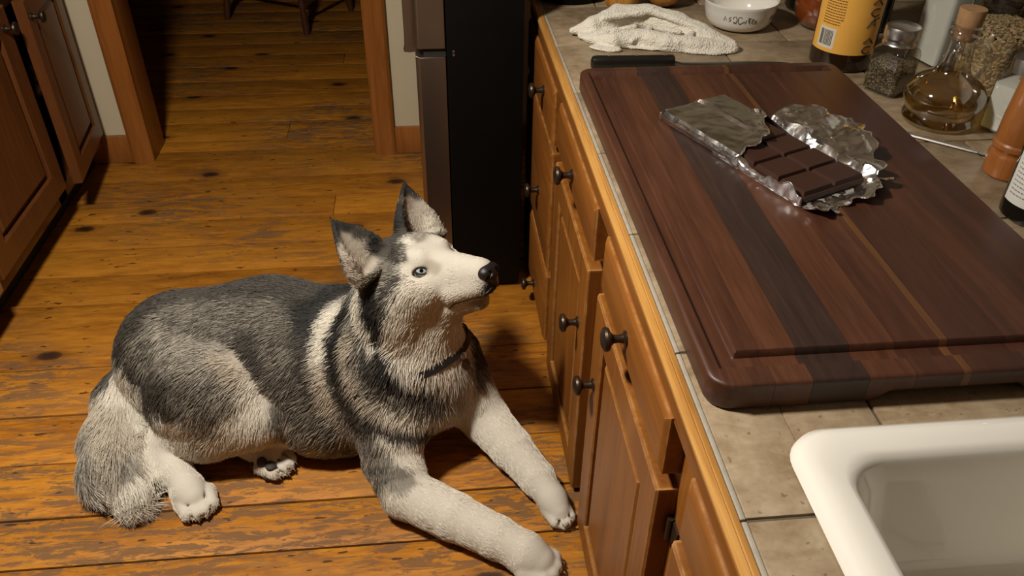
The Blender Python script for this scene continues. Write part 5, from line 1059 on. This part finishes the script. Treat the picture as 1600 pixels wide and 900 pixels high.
# ---- face
M['black_skin'] = plain('black_skin', (.012, .010, .009), .38, noise=.3, nscale=300, bstr=.3, bscale=500)
M['rim'] = plain('eyelid', (.010, .008, .007), .45)
gaze = np.array((.80, 0, .28))
for s in (-1, 1):
    g_ = HR @ np.array((.72, s*.55, .16)); g_ = Vector(g_/np.linalg.norm(g_)); c = Vector(hw((-.004, s*.0295, -.003))); r = .0160*HS
    e = MB().lathe([(r*math.sin(q), r*math.cos(q)) for q in np.linspace(.60, PI, 16)], 28, c, g_, False, False).build('eye', plain('eye_white', (.22, .19, .15), .12), body)
    MB().lathe([(r*1.003*math.sin(q), r*1.003*math.cos(q)) for q in np.linspace(.20, .64, 8)], 28, c, g_, False, False).build('iris', plain('pale_iris', (.40, .43, .44), .08, noise=.3, nscale=300), e)
    MB().lathe([(r*1.006*math.sin(q), r*1.006*math.cos(q)) for q in np.linspace(.63, .74, 3)], 28, c, g_, False, False).build('iris_ring', 'rim', e)
    MB().lathe([(0, r*1.008)]+[(r*1.006*math.sin(q), r*1.006*math.cos(q)) for q in np.linspace(.05, .215, 5)], 24, c, g_, False, False).build('pupil', plain('pupil', (.004, .004, .004), .05), e)
    # almond lid rim lying on the eyeball
    fx = Vector(HR[:, 0]); fx = (fx-g_*fx.dot(g_)).normalized(); uy = g_.cross(fx)*s; 
    if uy.dot(Vector(HR[:, 2])) < 0: uy = -uy
    pts = []
    for q in np.linspace(0, 2*PI, 29):
        X = math.cos(q)*1.0; Y = math.sin(q)*(.50 if math.sin(q) > 0 else .44)*abs(math.sin(q))**.25
        X2 = X*.92; Y2 = Y-.16*X
        dv = (g_*1.0+fx*X2*.86+uy*Y2*.86); pts.append(c+dv.normalized()*r*1.045)
    MB().tube(pts, [.0021*HS if math.sin(q) > 0 else .0015*HS for q in np.linspace(0, 2*PI, 29)], 8, False).build('eyelid', 'rim', e)
nf = Field(hw((.112, 0, -.03))-.055, hw((.112, 0, -.03))+.055, .0016)
nf.ell(hw((.106, 0, -.032)), np.array((.017, .0185, .0155))*HS, HR, .004)
for s in (-1, 1):
    nf.ell(hw((.110, s*.010, -.032)), np.array((.012, .0105, .011))*HS, HR, .008)
    nf.cone(hw((.126, s*.0078, -.033)), hw((.110, s*.0105, -.034)), .0046*HS, .003*HS, .004, True)
    nf.cone(hw((.120, s*.0120, -.036)), hw((.108, s*.0180, -.040)), .0022*HS, .002*HS, .003, True)
nf.cone(hw((.124, 0, -.040)), hw((.118, 0, -.052)), .0012*HS, .0012*HS, .003, True)
nf.cone(hw((.113, 0, -.042)), hw((.107, 0, -.054)), .008*HS, .005*HS, .008)
V, Q = surface_nets(nf); smooth_mesh('nose', relax(V, Q, 1), Q, 'black_skin', body)
def snap(p, off=.0):
    i = np.argmin(((DV-p)**2).sum(1)); return DV[i]+DN[i]*off
for s in (-1, 1):
    path = [(.110, s*.003, -.058), (.104, s*.014, -.062), (.090, s*.022, -.066), (.074, s*.026, -.068), (.058, s*.030, -.069), (.044, s*.034, -.073), (.034, s*.037, -.078), (.026, s*.040, -.079)]
    MB().tube([snap(hw(p), .0012) for p in path], [.0026, .0026, .0022, .0014, .0012, .0022, .0030, .0014], 8).build('lip', 'black_skin', body)
# ---- collar
n_ = np.array((-.33, .32, .89)); pc_ = np.array((-.05, 1.535, .325)); cen = np.array((-.075, 1.635, .36))
d_ = (DV-pc_) @ n_; mk = (np.abs(d_) < .006) & (np.linalg.norm(DV-cen, axis=1) < .24)
ee1 = np.cross(n_, (0, 0, 1.)); ee1 /= np.linalg.norm(ee1); ee2 = np.cross(n_, ee1); q = DV[mk]-cen
an = np.arctan2(q @ ee2, q @ ee1); rr_ = np.hypot(q @ ee1, q @ ee2); ring = []
for k in range(48):
    t = -PI+2*PI*(k+.5)/48; dd = np.abs((an-t+PI) % (2*PI)-PI); w_ = rr_[dd < .10]
    ring.append(np.median(w_) if len(w_) else np.nan)
ring = np.array(ring); ring = np.where(np.isnan(ring), np.nanmedian(ring), ring); ring = (ring+np.roll(ring, 1)+np.roll(ring, -1))/3+.003
off0 = (pc_-cen) @ n_; rg = []
for k in range(49):
    t = -PI+2*PI*((k % 48)+.5)/48; d = ee1*math.cos(t)+ee2*math.sin(t); c = cen+n_*off0+d*ring[k % 48]
    rg.append([Vector(c+n_*u+d*v) for u, v in ((-.010, 0), (-.010, .003), (.010, .003), (.010, 0))])
col = thing('collar', tuple(cen), 'black nylon collar with a small metal tag around the neck of the husky', 'collar')
m = MB(); m.rings(rg, True, False, False); m.build('band', plain('nylon_band', (.010, .009, .008), .6), col, angle=60)
kf = np.argmin([np.linalg.norm(cen+n_*off0+(ee1*math.cos(-PI+2*PI*(k+.5)/48)+ee2*math.sin(-PI+2*PI*(k+.5)/48))*ring[k]-np.array((.05, 1.545, .30))) for k in range(48)])
t = -PI+2*PI*(kf+.5)/48; fd = ee1*math.cos(t)+ee2*math.sin(t); hp_ = Vector(cen+n_*off0+fd*(ring[kf]+.016))
MB().tube([hp_+Vector((0, 0, -.010))+Vector(fd)*.008*math.cos(a)+Vector((0, 0, .010*math.sin(a))) for a in np.linspace(0, 2*PI, 15)], .0016, 6, False).build('tag_ring', 'tin', col)
tg = MB().lathe([(0, -.001), (.015, -.001), (.016, 0), (.015, .001), (0, .001)], 24, hp_+Vector(fd)*.006+Vector((0, 0, -.038)), Vector(fd)+Vector((0, 0, .25))).build('tag', plain('dark_tag', (.09, .05, .03), .3, .8), col)
# ---- claws and pads
for c, d, w, r in [((.198, 1.155, .028), (.86, -.5), .024, .026), ((-.64, 1.42, .028), (.45, -.89), .021, .023), ((-.458, 1.53, .033), (.8, -.6), .02, .022)]:
    d = Vector((d[0], d[1], 0)).normalized(); sd = Vector((d.y, -d.x, 0))
    for i in range(4):
        p = Vector(c)+sd*(i-1.5)*w+d*((.012 if i in (1, 2) else 0)+.022+r*.62)
        MB().tube([p+Vector((0, 0, -.004)), p+d*.007+Vector((0, 0, -.006)), p+d*.012+Vector((0, 0, -.013))], [.0026, .0022, .0007], 8).build('claw', plain('claw', (.22, .175, .13), .35) if 'claw' not in bpy.data.materials else bpy.data.materials['claw'], body)
M['pad'] = plain('paw_pad', (.035, .026, .021), .7, noise=.4, nscale=150, bstr=.4, bscale=300)
for p, ra_ in (((-.484, 1.512, .055), (.014, .009, .013)), ((-.462, 1.497, .045), (.015, .009, .010)), ((-.505, 1.520, .035), (.008, .007, .014)), ((-.476, 1.497, .022), (.010, .008, .008))):
    i = np.argmin(((DV-np.array(p))**2).sum(1)); nn_ = Vector(DN[i]); P0 = Vector(DV[i])+nn_*.003
    MB().lathe([(0, -.006)]+[(ra_[0]*math.sin(q), .007*math.cos(q)*-1) for q in np.linspace(.4, PI-.01, 9)], 20, P0, nn_).build('paw_pad', 'pad', body)
